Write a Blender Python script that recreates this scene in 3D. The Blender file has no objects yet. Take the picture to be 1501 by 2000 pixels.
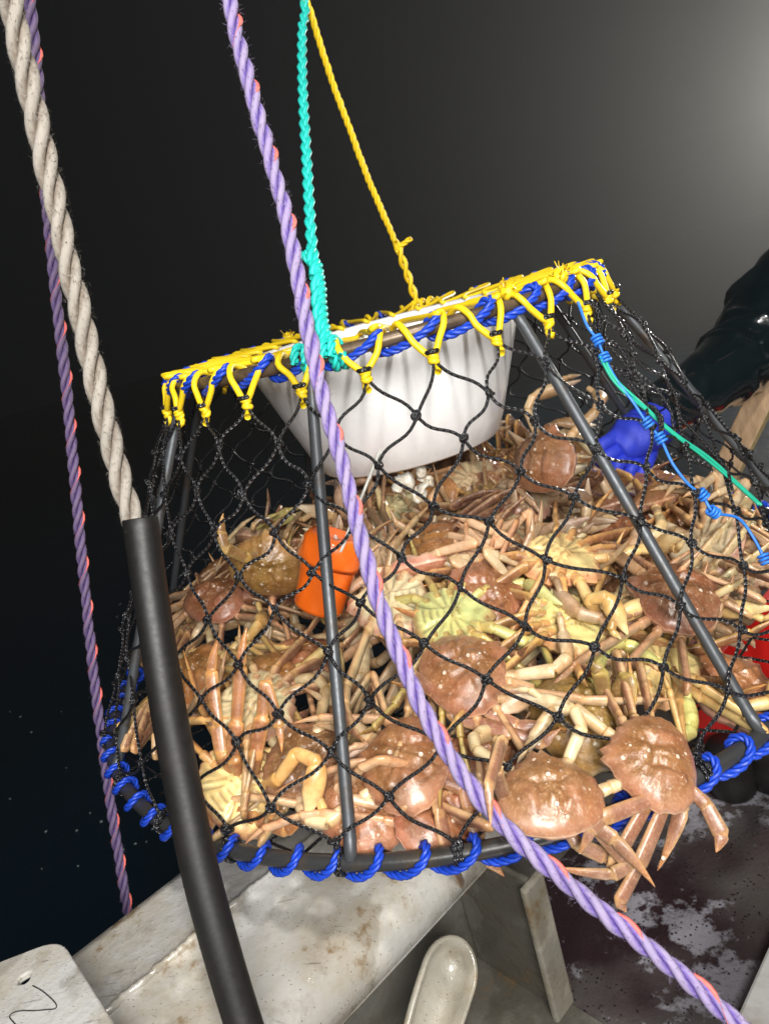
import bpy, math, random
import numpy as np
from mathutils import Vector, Matrix

rnd = random.Random(11)
rng = np.random.default_rng(11)
sc = bpy.context.scene
COL = sc.collection
PI = math.pi

# ------------------------------------------------------------------ camera
FPX, PW, PH = 1440.0, 1501.0, 2000.0
CAM = np.array([0.0, -1.315, 0.594])
def _rot(a, b, c):
    ca, sa, cb, sb, cc, s_ = math.cos(a), math.sin(a), math.cos(b), math.sin(b), math.cos(c), math.sin(c)
    return (np.array([[ca, -sa, 0], [sa, ca, 0], [0, 0, 1]]) @ np.array([[1, 0, 0], [0, cb, -sb], [0, sb, cb]])
            @ np.array([[cc, -s_, 0], [s_, cc, 0], [0, 0, 1]]))
RC = _rot(*np.radians([3.3, 73.8, -15.1]))
FWD = -RC[:, 2]
cam_data = bpy.data.cameras.new('camera')
cam = bpy.data.objects.new('camera', cam_data)
COL.objects.link(cam)
M = Matrix.Identity(4)
for i in range(3):
    for j in range(3):
        M[i][j] = RC[i, j]
    M[i][3] = CAM[i]
cam.matrix_world = M
cam_data.sensor_fit = 'VERTICAL'
cam_data.sensor_height = 36.0
cam_data.lens = 36.0 * FPX / PH
cam_data.clip_start = 0.02
cam_data.clip_end = 800
cam_data.dof.use_dof = True
cam_data.dof.focus_distance = 0.95
cam_data.dof.aperture_fstop = 9.0
sc.camera = cam

def ray(x, y):
    return RC @ np.array([(x - PW / 2) / FPX, -(y - PH / 2) / FPX, -1.0])
def atd(x, y, d):                       # the point at depth d seen at photo pixel x, y
    return CAM + ray(x, y) * d
def atz(x, y, z):
    r = ray(x, y)
    return CAM + r * ((z - CAM[2]) / r[2])
def px(P):
    q = (np.asarray(P, float) - CAM) @ RC
    return np.array([PW / 2 + FPX * q[0] / -q[2], PH / 2 - FPX * q[1] / -q[2]])
def depth(P):
    return float((np.asarray(P, float) - CAM) @ FWD)

# ------------------------------------------------------------------ night sky, deck lights and added fill lamps
world = bpy.data.worlds.new("World")
sc.world = world
world.use_nodes = True
wn = world.node_tree.nodes
bg = wn['Background']
bg.inputs['Color'].default_value = (0.55, 0.65, 0.9, 1)
bg.inputs['Strength'].default_value = 0.004
sc.view_settings.view_transform = 'Standard'
sc.view_settings.look = 'None'
sc.view_settings.exposure = 0.0
sc.view_settings.gamma = 1.0
sc.view_settings.use_curve_mapping = False
sc.cycles.use_denoising = True
sc.cycles.max_bounces = 6
sc.cycles.diffuse_bounces = 3
sc.cycles.glossy_bounces = 3
sc.cycles.transmission_bounces = 4
sc.cycles.volume_bounces = 0
sc.cycles.transparent_max_bounces = 8
sc.cycles.caustics_reflective = False
sc.cycles.caustics_refractive = False
sc.cycles.sample_clamp_indirect = 4.0

def lamp(name, loc, target, watts, size, color):
    l = bpy.data.lights.new(name, 'AREA')
    l.shape = 'DISK'
    l.size = size
    l.energy = watts
    l.color = color
    o = bpy.data.objects.new(name, l)
    COL.objects.link(o)
    o.location = loc
    d = Vector(target) - Vector(loc)
    o.rotation_euler = d.to_track_quat('-Z', 'Y').to_euler()
    return o
KEY = lamp('deck_flood_and_fill', (0.32, -2.3, 1.15), (0, -0.1, 0.1), 72, 0.70, (1.0, 0.975, 0.93))
KEY2 = lamp('deck_flood_and_fill', (-0.50, -2.15, 1.05), (0, -0.1, 0.1), 13, 0.60, (0.96, 0.98, 1.0))  # added fill lamp with no visible source, lifts the shade
KEY3 = lamp('deck_flood_and_fill', (0.62, -1.95, 2.7), (0, -0.1, 0.1), 62, 0.20, (1.0, 0.97, 0.93))  # small added lamp overhead, for glints and modelling on the wet shells
glow_loc = atd(1740, 130, 9.0)
gl = bpy.data.lights.new('mast_floodlight', 'SPOT')
gl.energy = 2700
gl.shadow_soft_size = 0.12
gl.color = (1.0, 0.97, 0.90)
gl.spot_size = math.radians(150)
gl.spot_blend = 1.0
GLOW = bpy.data.objects.new('mast_floodlight', gl)
COL.objects.link(GLOW)
GLOW.location = glow_loc
GLOW.rotation_euler = (Vector((0.2, 0.0, 0.0)) - Vector(glow_loc)).to_track_quat('-Z', 'Y').to_euler()

# ------------------------------------------------------------------ mesh helpers
class MB:
    """Collects vertices, faces, loop uv and vertex colours; builds ONE mesh object."""
    def __init__(self):
        self.v, self.f, self.uv, self.c, self.mi = [], [], [], [], []
        self.n = 0
    def add(self, v, f, uv=None, col=(1, 1, 1), mi=0):
        v = np.asarray(v, float)
        f = np.asarray(f, int)
        self.v.append(v)
        self.f.append((f + self.n))
        self.uv.append(np.zeros(f.shape + (2,)) if uv is None else uv)
        c = np.asarray(col, float)
        if c.ndim == 1:
            c = np.tile(c[:3], (len(v), 1))
        self.c.append(c)
        self.mi.append(np.full(len(f), mi, int))
        self.n += len(v)
        return self
    def mesh(self, name, mats, smooth=True):
        me = bpy.data.meshes.new(name)
        V = np.concatenate(self.v)
        me.vertices.add(len(V))
        me.vertices.foreach_set('co', V.ravel())
        idx = np.concatenate([f.ravel() for f in self.f])
        tot = np.concatenate([np.full(len(f), f.shape[1]) for f in self.f])
        me.loops.add(len(idx))
        me.loops.foreach_set('vertex_index', idx.astype(np.int32))
        me.polygons.add(len(tot))
        st = np.concatenate([[0], np.cumsum(tot)[:-1]])
        me.polygons.foreach_set('loop_start', st.astype(np.int32))
        me.polygons.foreach_set('loop_total', tot.astype(np.int32))
        me.polygons.foreach_set('material_index', np.concatenate(self.mi).astype(np.int32))
        me.polygons.foreach_set('use_smooth', np.full(len(tot), bool(smooth)))
        me.update(calc_edges=True)
        uvl = me.uv_layers.new(name='UVMap')
        uvl.data.foreach_set('uv', np.concatenate([u.reshape(-1, 2) for u in self.uv]).ravel())
        ca = me.color_attributes.new('Col', 'FLOAT_COLOR', 'POINT')
        C4 = np.ones((len(V), 4))
        C4[:, :3] = np.concatenate(self.c)
        ca.data.foreach_set('color', C4.ravel())
        for m in (mats if isinstance(mats, (list, tuple)) else [mats]):
            me.materials.append(m)
        me.validate()
        return me
    def build(self, name, mats, parent=None, smooth=True):
        o = bpy.data.objects.new(name, self.mesh(name, mats, smooth))
        COL.objects.link(o)
        if parent is not None:
            o.parent = parent
        return o

def tag(o, label=None, cat=None, group=None, kind=None):
    if label: o['label'] = label
    if cat: o['category'] = cat
    if group: o['group'] = group
    if kind: o['kind'] = kind
    return o
def thing(name, loc, label, cat, group=None):
    o = bpy.data.objects.new(name, None)
    COL.objects.link(o)
    o.location = tuple(loc)
    o.empty_display_size = 0.05
    return tag(o, label, cat, group)
def part_of(root, o):                   # parent without moving
    o.parent = root
    o.matrix_parent_inverse = Matrix.Translation(-Vector(root.location))
    return o

def norm(a):
    a = np.asarray(a, float)
    return a / (np.linalg.norm(a, axis=-1, keepdims=True) + 1e-12)

def spline(pts, step=None, n=None):
    """Catmull-Rom through the points, resampled evenly."""
    P = np.asarray(pts, float)
    P = np.vstack([2 * P[0] - P[1], P, 2 * P[-1] - P[-2]])
    out = []
    for i in range(1, len(P) - 2):
        t = np.linspace(0, 1, 14, endpoint=False)[:, None]
        a, b, c, d = P[i - 1], P[i], P[i + 1], P[i + 2]
        out.append(.5 * (2 * b + (c - a) * t + (2 * a - 5 * b + 4 * c - d) * t ** 2 + (3 * b - a - 3 * c + d) * t ** 3))
    out.append(P[-2][None])
    Q = np.vstack(out)
    L = np.concatenate([[0], np.cumsum(np.linalg.norm(np.diff(Q, axis=0), axis=1))])
    if n is None:
        n = max(2, int(L[-1] / step) + 1)
    s = np.linspace(0, L[-1], n)
    return np.stack([np.interp(s, L, Q[:, k]) for k in range(3)], 1)

def frames(P):
    """Parallel-transport frames along a polyline."""
    T = norm(np.gradient(P, axis=0))
    up = np.array([0, 0, 1.0]) if abs(T[0][2]) < .9 else np.array([1.0, 0, 0])
    N = np.empty_like(P)
    N[0] = norm(np.cross(T[0], up))
    for i in range(1, len(P)):
        v = N[i - 1] - T[i] * (N[i - 1] @ T[i])
        N[i] = v / (np.linalg.norm(v) + 1e-12)
    return T, N, np.cross(T, N)

def tube(P, r, sides=8, cap=True, closed=False):
    """Vertices, quads and loop uv of a tube; r scalar or one per point."""
    P = np.asarray(P, float)
    n = len(P)
    if closed:
        Pp = np.vstack([P[-1], P, P[0]])
        T, N, B = [a[1:-1] for a in frames(Pp)]
    else:
        T, N, B = frames(P)
    r = np.broadcast_to(np.asarray(r, float), (n,))[:, None, None]
    a = np.linspace(0, 2 * PI, sides, endpoint=False)
    V = P[:, None] + r * (np.cos(a)[None, :, None] * N[:, None] + np.sin(a)[None, :, None] * B[:, None])
    V = V.reshape(-1, 3)
    m = n if closed else n - 1
    i, j = np.meshgrid(np.arange(m), np.arange(sides), indexing='ij')
    i2, j2 = (i + 1) % n, (j + 1) % sides
    F = np.stack([i * sides + j, i2 * sides + j, i2 * sides + j2, i * sides + j2], -1).reshape(-1, 4)[:, ::-1]
    L = np.concatenate([[0], np.cumsum(np.linalg.norm(np.diff(P, axis=0), axis=1))])
    L = np.append(L, L[-1] + (L[1] if len(L) > 1 else 0))
    u0, u1 = j / sides, (j + 1) / sides
    v0, v1 = L[i], L[i + 1]
    UV = np.stack([np.stack([u0, v0], -1), np.stack([u0, v1], -1), np.stack([u1, v1], -1), np.stack([u1, v0], -1)], 2)
    UV = UV.reshape(-1, 4, 2)[:, ::-1]
    if cap and not closed:
        V = np.vstack([V, P[0] - T[0] * float(r[0, 0, 0]) * .35, P[-1] + T[-1] * float(r[-1, 0, 0]) * .35])
        c0, c1 = n * sides, n * sides + 1
        k = np.arange(sides)
        k2 = (k + 1) % sides
        A = np.stack([np.full(sides, c0), k, k2, k2], -1)
        Bq = np.stack([np.full(sides, c1), (n - 1) * sides + k2, (n - 1) * sides + k, (n - 1) * sides + k], -1)
        tri = np.vstack([A[:, :3], Bq[:, :3]])
        return V, F, UV, tri
    return V, F, UV, None

def add_tube(mb, P, r, sides=8, col=(1, 1, 1), cap=True, closed=False, mi=0):
    V, F, UV, tri = tube(P, r, sides, cap, closed)
    base = mb.n
    mb.add(V, F, UV, col, mi)
    if tri is not None:
        mb.n = base
        mb.v.append(np.zeros((0, 3))); mb.c.append(np.zeros((0, 3)))
        mb.f.append(tri + base); mb.uv.append(np.zeros((len(tri), 3, 2))); mb.mi.append(np.full(len(tri), mi, int))
        mb.n = base + len(V)

def add_rope(mb, P, R, lay=4.2, strands=3, sides=7, seg=12, col=(1, 1, 1), jit=0.05, phase=0., strand_cols=None, sgn=1, fade=None):
    """A laid rope: strands wound round the path (real geometry)."""
    pitch = lay * 2 * R
    P = spline(P, step=pitch / seg)
    T, N, B = frames(P)
    L = np.concatenate([[0], np.cumsum(np.linalg.norm(np.diff(P, axis=0), axis=1))])
    rs = .475 * R if strands == 3 else (.47 * R if strands == 2 else .40 * R)
    rh = R - rs
    for k in range(strands):
        a = sgn * 2 * PI * L / pitch + 2 * PI * k / strands + phase
        w = 1 + jit * np.interp(L, np.linspace(0, L[-1], max(3, int(L[-1] / pitch * 2))), rng.normal(size=max(3, int(L[-1] / pitch * 2))))
        Q = P + rh * w[:, None] * (np.cos(a)[:, None] * N + np.sin(a)[:, None] * B)
        b0 = len(mb.v)
        add_tube(mb, Q, rs * w, sides, col if strand_cols is None else strand_cols[k])
        if fade is not None:             # groove shade painted into the strand colour, tinted like unfaded dye
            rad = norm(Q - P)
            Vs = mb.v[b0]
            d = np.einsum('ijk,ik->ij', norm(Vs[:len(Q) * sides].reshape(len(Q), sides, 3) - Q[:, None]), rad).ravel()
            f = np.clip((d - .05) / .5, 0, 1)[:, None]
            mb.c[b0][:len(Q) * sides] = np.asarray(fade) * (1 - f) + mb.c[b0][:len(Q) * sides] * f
    return P, N, B, L, pitch

def add_plait(mb, P, R, lay=5.0, sides=7, seg=16):
    pitch = lay * 2 * R
    P = spline(P, step=pitch / seg)
    T, N, B = frames(P)
    L = np.concatenate([[0], np.cumsum(np.linalg.norm(np.diff(P, axis=0), axis=1))])
    side = norm(np.cross(T, FWD)); dep_ = np.cross(side, T)
    for k in range(3):
        w = 2 * PI * (L / pitch + k / 3)
        add_tube(mb, P + .62 * R * np.sin(w)[:, None] * side + .42 * R * np.sin(2 * w)[:, None] * dep_, .47 * R, sides)

def box_verts(lo, hi):
    x0, y0, z0 = lo
    x1, y1, z1 = hi
    V = [(x0, y0, z0), (x1, y0, z0), (x1, y1, z0), (x0, y1, z0), (x0, y0, z1), (x1, y0, z1), (x1, y1, z1), (x0, y1, z1)]
    F = [(0, 3, 2, 1), (4, 5, 6, 7), (0, 1, 5, 4), (1, 2, 6, 5), (2, 3, 7, 6), (3, 0, 4, 7)]
    return np.array(V), np.array(F)

def bevel(o, w, seg=2):
    m = o.modifiers.new('bevel', 'BEVEL')
    m.width = w
    m.segments = seg
    m.limit_method = 'ANGLE'
    m.angle_limit = math.radians(40)
    return o

# ------------------------------------------------------------------ materials
def mat(name, base, rough=.5, metal=0., coat=0., coat_rough=.08, spec=.5, ttype=None):
    m = bpy.data.materials.new(name)
    m.use_nodes = True
    nt = m.node_tree
    b = nt.nodes['Principled BSDF']
    b.inputs['Base Color'].default_value = (*base, 1)
    b.inputs['Roughness'].default_value = rough
    b.inputs['Metallic'].default_value = metal
    b.inputs['Coat Weight'].default_value = coat
    b.inputs['Coat Roughness'].default_value = coat_rough
    b.inputs['Specular IOR Level'].default_value = spec
    return m
class NT:
    def __init__(self, m):
        self.t = m.node_tree
        self.b = self.t.nodes['Principled BSDF']
    def n(self, typ, **kw):
        nd = self.t.nodes.new(typ)
        for k, v in kw.items():
            if k in nd.inputs.keys(): nd.inputs[k].default_value = v
            else: setattr(nd, k, v)
        return nd
    def l(self, a, b):
        self.t.links.new(a, b)
    def coord(self, which='Object'):
        return self.n('ShaderNodeTexCoord').outputs[which]
    def noise(self, vec, scale, detail=3., rough=.55, out='Fac'):
        nd = self.n('ShaderNodeTexNoise', Scale=scale, Detail=detail, Roughness=rough)
        self.l(vec, nd.inputs['Vector'])
        return nd.outputs[out]
    def voro(self, vec, scale, feature='F1', out='Distance'):
        nd = self.n('ShaderNodeTexVoronoi', Scale=scale, feature=feature)
        self.l(vec, nd.inputs['Vector'])
        return nd.outputs[out]
    def ramp(self, fac, stops):
        nd = self.n('ShaderNodeValToRGB')
        e = nd.color_ramp.elements
        while len(e) < len(stops): e.new(.5)
        for el, (p, c) in zip(e, stops):
            el.position = p
            el.color = (*c, 1) if len(c) == 3 else c
        self.l(fac, nd.inputs['Fac'])
        return nd.outputs['Color']
    def mix(self, fac, a, b, mode='MIX'):
        nd = self.n('ShaderNodeMix', data_type='RGBA', blend_type=mode)
        for s, v in ((nd.inputs[0], fac), (nd.inputs[6], a), (nd.inputs[7], b)):
            if isinstance(v, (int, float)): s.default_value = v
            elif isinstance(v, tuple): s.default_value = (*v, 1)
            else: self.l(v, s)
        return nd.outputs[2]
    def math(self, op, a, b=0.):
        nd = self.n('ShaderNodeMath', operation=op)
        for s, v in ((nd.inputs[0], a), (nd.inputs[1], b)):
            if isinstance(v, (int, float)): s.default_value = v
            else: self.l(v, s)
        return nd.outputs[0]
    def bump(self, h, strength=.3, dist=.002, prev=None):
        nd = self.n('ShaderNodeBump', Strength=strength, Distance=dist)
        self.l(h, nd.inputs['Height'])
        if prev is not None: self.l(prev, nd.inputs['Normal'])
        return nd.outputs['Normal']
    def set(self, **kw):
        for k, v in kw.items():
            s = self.b.inputs[k.replace('_', ' ')]
            if isinstance(v, (int, float)): s.default_value = v
            elif isinstance(v, tuple): s.default_value = (*v, 1)
            else: self.l(v, s)

def rope_mat(name, base, rough=.6, fib=900., dark=.6, coat=0., spec=.4, bumps=.5):
    m = mat(name, base, rough, coat=coat, spec=spec)
    t = NT(m)
    uv = t.n('ShaderNodeUVMap', uv_map='UVMap').outputs['UV']
    mp = t.n('ShaderNodeMapping')
    mp.inputs['Scale'].default_value = (9, 130, 1)
    mp.inputs['Rotation'].default_value = (0, 0, .5)
    t.l(uv, mp.inputs['Vector'])
    f = t.noise(mp.outputs[0], 1.0, 2.0)
    big = t.noise(t.coord(), 22., 3.)
    col = t.n('ShaderNodeVertexColor', layer_name='Col').outputs['Color']
    c = t.mix(1.0, (*base,), col, 'MULTIPLY')
    c = t.mix(t.math('MULTIPLY', f, .55), c, tuple(x * dark for x in base))
    c = t.mix(t.math('MULTIPLY', t.ramp(big, [(.5, (0, 0, 0)), (.75, (1, 1, 1))]), .25), c, tuple(x * .45 for x in base))
    t.set(Base_Color=c, Normal=t.bump(f, bumps, .0006))
    return m

mt = {}
mt['purple'] = rope_mat('lavender_rope_fibre', (.30, .245, .40), .8, dark=.5)
mt['purple2'] = rope_mat('worn_mauve_rope_fibre', (.17, .12, .22), .7, dark=.45)
mt['pink'] = rope_mat('coral_tracer_yarn', (.85, .16, .13), .6)
mt['grey'] = rope_mat('grey_hemp_fibre', (.33, .30, .26), .9, dark=.55, bumps=.9)
mt['teal'] = rope_mat('teal_polyester_braid', (.02, .58, .50), .45, dark=.5)
mt['yellow'] = rope_mat('yellow_polyethylene_cord', (.86, .60, .015), .42, dark=.75)
mt['yrope'] = rope_mat('yellow_rope_fibre', (.88, .60, .012), .5, dark=.75)
mt['blue'] = rope_mat('blue_polypropylene_rope', (.012, .06, .52), .38, dark=.4)
mt['bluetwine'] = rope_mat('light_blue_twine', (.03, .2, .75), .4)
mt['green'] = rope_mat('green_twine', (.02, .42, .27), .45)
def twine_mat():
    m = mat('black_braided_twine', (.012, .012, .014), .38, spec=.6)
    t = NT(m)
    uv = t.n('ShaderNodeUVMap', uv_map='UVMap').outputs['UV']
    sp = t.n('ShaderNodeSeparateXYZ'); t.l(uv, sp.inputs[0])
    a = t.math('ADD', t.math('MULTIPLY', sp.outputs[1], 2 * PI / .008), t.math('MULTIPLY', sp.outputs[0], 4 * PI))
    b = t.math('SUBTRACT', t.math('MULTIPLY', sp.outputs[1], 2 * PI / .008), t.math('MULTIPLY', sp.outputs[0], 4 * PI))
    h = t.math('MAXIMUM', t.math('SINE', a), t.math('SINE', b))
    n = t.noise(t.coord(), 600., 1.)
    t.set(Normal=t.bump(h, .9, .0012), Roughness=t.math('ADD', t.math('MULTIPLY', n, .3), .15))
    return m
mt['twine'] = twine_mat()
def metal_mat(name, base, rough, metal, rust):
    m = mat(name, base, rough, metal)
    t = NT(m)
    n = t.noise(t.coord(), 16., 6., .65)
    n2 = t.noise(t.coord(), 160., 3.)
    f = t.ramp(n, [(.52, (0, 0, 0)), (.68, (1, 1, 1))])
    c = t.mix(f, base, rust)
    c = t.mix(t.math('MULTIPLY', n2, .35), c, tuple(x * .4 for x in base))
    t.set(Base_Color=c, Roughness=t.math('ADD', rough - .1, t.math('MULTIPLY', n2, .25)), Normal=t.bump(n2, .15, .001))
    return m
mt['steel'] = metal_mat('dull_galvanised_tube', (.085, .092, .10), .42, .45, (.07, .05, .035))
mt['ringtop'] = metal_mat('brown_rusted_tube', (.13, .09, .055), .38, .35, (.05, .03, .018))
mt['ringbot'] = metal_mat('black_rubber_coated_tube', (.035, .035, .036), .3, .1, (.06, .045, .03))
mt['rubber'] = metal_mat('wet_black_rubber', (.007, .0062, .006), .48, 0., (.014, .011, .0095))
def plastic(name, base, rough=.35, sss=0., coat=.2):
    m = mat(name, base, rough, coat=coat)
    t = NT(m)
    n = t.noise(t.coord(), 9., 5., .6)
    s = t.ramp(t.noise(t.coord(), 120., 3.), [(.62, (0, 0, 0)), (.72, (1, 1, 1))])
    c = t.mix(t.math('MULTIPLY', n, .35), base, tuple(x * .62 for x in base))
    c = t.mix(t.math('MULTIPLY', s, .12), c, (.1, .09, .07))
    g = t.ramp(t.noise(t.coord(), 26., 6., .7), [(.55, (0, 0, 0)), (.66, (1, 1, 1))])
    c = t.mix(t.math('MULTIPLY', g, .16), c, tuple(x * .45 for x in base))
    t.set(Base_Color=c, Roughness=t.math('ADD', rough - .12, t.math('MULTIPLY', n, .3)), Normal=t.bump(n, .25, .01))
    if sss: t.set(Subsurface_Weight=sss, Subsurface_Radius=(.02, .02, .02), Subsurface_Scale=.3)
    return m
mt['white'] = plastic('milky_white_polyethylene', (.76, .76, .765), .3)
mt['orange'] = plastic('orange_bait_plastic', (.95, .16, .010), .32, coat=.5)
mt['red'] = plastic('red_tub_plastic', (.75, .02, .015), .3, coat=.5)
mt['glove'] = plastic('blue_rubber_glove', (.025, .05, .60), .58, coat=0.)
mt['clearcord'] = plastic('pale_plastic_strap', (.6, .6, .56), .3)
def oil_mat():
    m = mat('black_wet_oilskin', (.004, .008, .0095), .20, coat=.9, coat_rough=.06, spec=.5)
    t = NT(m)
    n = t.noise(t.coord(), 14., 4., .5)
    t.set(Normal=t.bump(n, .25, .02))
    return m
mt['oil'] = oil_mat()
mt['skin'] = mat('skin', (.45, .24, .16), .5)
def wood_mat():
    m = mat('wet_wood', (.32, .20, .11), .5)
    t = NT(m)
    mp = t.n('ShaderNodeMapping'); mp.inputs['Scale'].default_value = (60, 60, 4)
    t.l(t.coord(), mp.inputs['Vector'])
    n = t.noise(mp.outputs[0], 1., 4.)
    t.set(Base_Color=t.ramp(n, [(.3, (.20, .12, .06)), (.7, (.42, .28, .16))]), Normal=t.bump(n, .4, .003))
    return m
mt['wood'] = wood_mat()
mt['sapwood'] = plastic('pale_sapwood', (.50, .40, .18), .5, coat=0.)
def bone_mat():
    m = mat('white_bone', (.74, .70, .60), .35, coat=.4)
    t = NT(m)
    n = t.noise(t.coord(), 60., 4.)
    t.set(Base_Color=t.ramp(n, [(.35, (.55, .45, .30)), (.55, (.80, .77, .68))]), Normal=t.bump(n, .6, .004))
    return m
mt['bone'] = bone_mat()
def rail_mat(name='cream_bulwark_paint', base=(.50, .495, .475), dirt=1.0):
    m = mat(name, base, .34, coat=.35, coat_rough=.12)
    t = NT(m)
    co = t.coord()
    n = t.noise(co, 7.5, 7., .68)
    n1 = t.noise(co, 24., 6., .66)
    n2 = t.noise(co, 75., 4., .6)
    c = t.mix(t.math('MULTIPLY', t.ramp(n, [(.43, (0, 0, 0)), (.62, (1, 1, 1))]), .52 * dirt), base, tuple(x * k for x, k in zip(base, (.70, .57, .36))))
    c = t.mix(t.math('MULTIPLY', t.ramp(n1, [(.54, (0, 0, 0)), (.66, (1, 1, 1))]), .30 * dirt), c, tuple(x * k for x, k in zip(base, (.36, .27, .17))))
    mp = t.n('ShaderNodeMapping'); mp.inputs['Scale'].default_value = (1, 2.6, 1); mp.inputs['Rotation'].default_value = (0, 0, .3)
    t.l(co, mp.inputs['Vector'])
    sp = t.voro(mp.outputs[0], 100.)
    dots = t.ramp(t.math('ADD', sp, t.math('MULTIPLY', n2, .25)), [(.23, (1, 1, 1)), (.30, (0, 0, 0))])
    dm = t.ramp(n2, [(.43, (0, 0, 0)), (.52, (1, 1, 1))])
    c = t.mix(t.math('MULTIPLY', t.math('MULTIPLY', dots, dm), .85), c, (.05, .04, .03))
    ms = t.n('ShaderNodeMapping'); ms.inputs['Scale'].default_value = (14, 260, 30); ms.inputs['Rotation'].default_value = (0, 0, -.75)
    t.l(co, ms.inputs['Vector'])
    scr = t.noise(ms.outputs[0], 1., 2.)
    c = t.mix(t.math('MULTIPLY', t.math('MULTIPLY', t.ramp(scr, [(.66, (0, 0, 0)), (.72, (1, 1, 1))]), t.ramp(n1, [(.45, (0, 0, 0)), (.6, (1, 1, 1))])), .6), c, (.10, .085, .07))
    rust = t.ramp(t.math('ADD', n, t.math('MULTIPLY', t.math('SUBTRACT', n2, .5), .25)), [(.60, (0, 0, 0)), (.67, (1, 1, 1))])
    c = t.mix(t.math('MULTIPLY', rust, .75 * dirt), c, (.20, .12, .045))
    wetm = t.ramp(t.math('ADD', t.noise(co, 3.1, 4.), t.math('MULTIPLY', n1, .12)), [(.56, (0, 0, 0)), (.59, (1, 1, 1))])
    c = t.mix(t.math('MULTIPLY', wetm, .55), c, t.mix(1.0, c, (.52, .49, .44), 'MULTIPLY'))
    rough = t.ramp(n, [(.35, (.24, .24, .24)), (.7, (.55, .55, .55))])
    rough = t.mix(wetm, rough, (.09, .09, .09))
    t.set(Base_Color=c, Roughness=rough, Normal=t.bump(n2, .28, .003, t.bump(n1, .3, .008)))
    return m
mt['rail'] = rail_mat()
mt['railin'] = rail_mat('grey_inner_bulwark_paint', (.125, .12, .105), .8)
mt['hornpaint'] = rail_mat('cream_horn_paint', (.33, .315, .27), .9)
def deck_mat():
    m = mat('wet_dark_deck', (.03, .02, .022), .12, spec=.8)
    t = NT(m)
    co = t.coord()
    n = t.noise(co, 5.5, 6., .68)
    n2 = t.noise(co, 120., 4., .6)
    n3 = t.noise(co, 26., 4., .6)
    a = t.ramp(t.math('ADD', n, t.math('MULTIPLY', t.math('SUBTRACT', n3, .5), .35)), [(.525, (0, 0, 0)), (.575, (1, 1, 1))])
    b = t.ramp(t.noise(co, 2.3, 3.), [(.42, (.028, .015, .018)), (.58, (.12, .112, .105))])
    c = t.mix(t.math('MULTIPLY', a, .75), b, (.30, .29, .325))  # pale lavender light reflections on the wet deck, painted as base colour patches
    specks = t.ramp(t.math('ADD', t.voro(co, 120.), t.math('MULTIPLY', n2, .3)), [(.34, (1, 1, 1)), (.42, (0, 0, 0))])
    sm = t.ramp(n3, [(.42, (0, 0, 0)), (.56, (1, 1, 1))])
    c = t.mix(t.math('MULTIPLY', specks, sm), c, (.012, .009, .010))
    t.set(Base_Color=c, Roughness=t.ramp(n3, [(.3, (.06, .06, .06)), (.7, (.4, .4, .4))]), Normal=t.bump(n2, .35, .004, t.bump(n3, .35, .012)))
    return m
mt['deck'] = deck_mat()
def water_mat():
    m = mat('black_night_sea', (.0015, .009, .017), .28, spec=.35)
    t = NT(m)
    co = t.coord()
    n = t.noise(co, 3., 4., .55)
    n2 = t.noise(co, 16., 3., .5)
    t.set(Normal=t.bump(n2, .12, .02, t.bump(n, .2, .1)))
    return m
mt['water'] = water_mat()
mt['foam'] = mat('sea_foam', (.28, .33, .34), .6)

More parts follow.
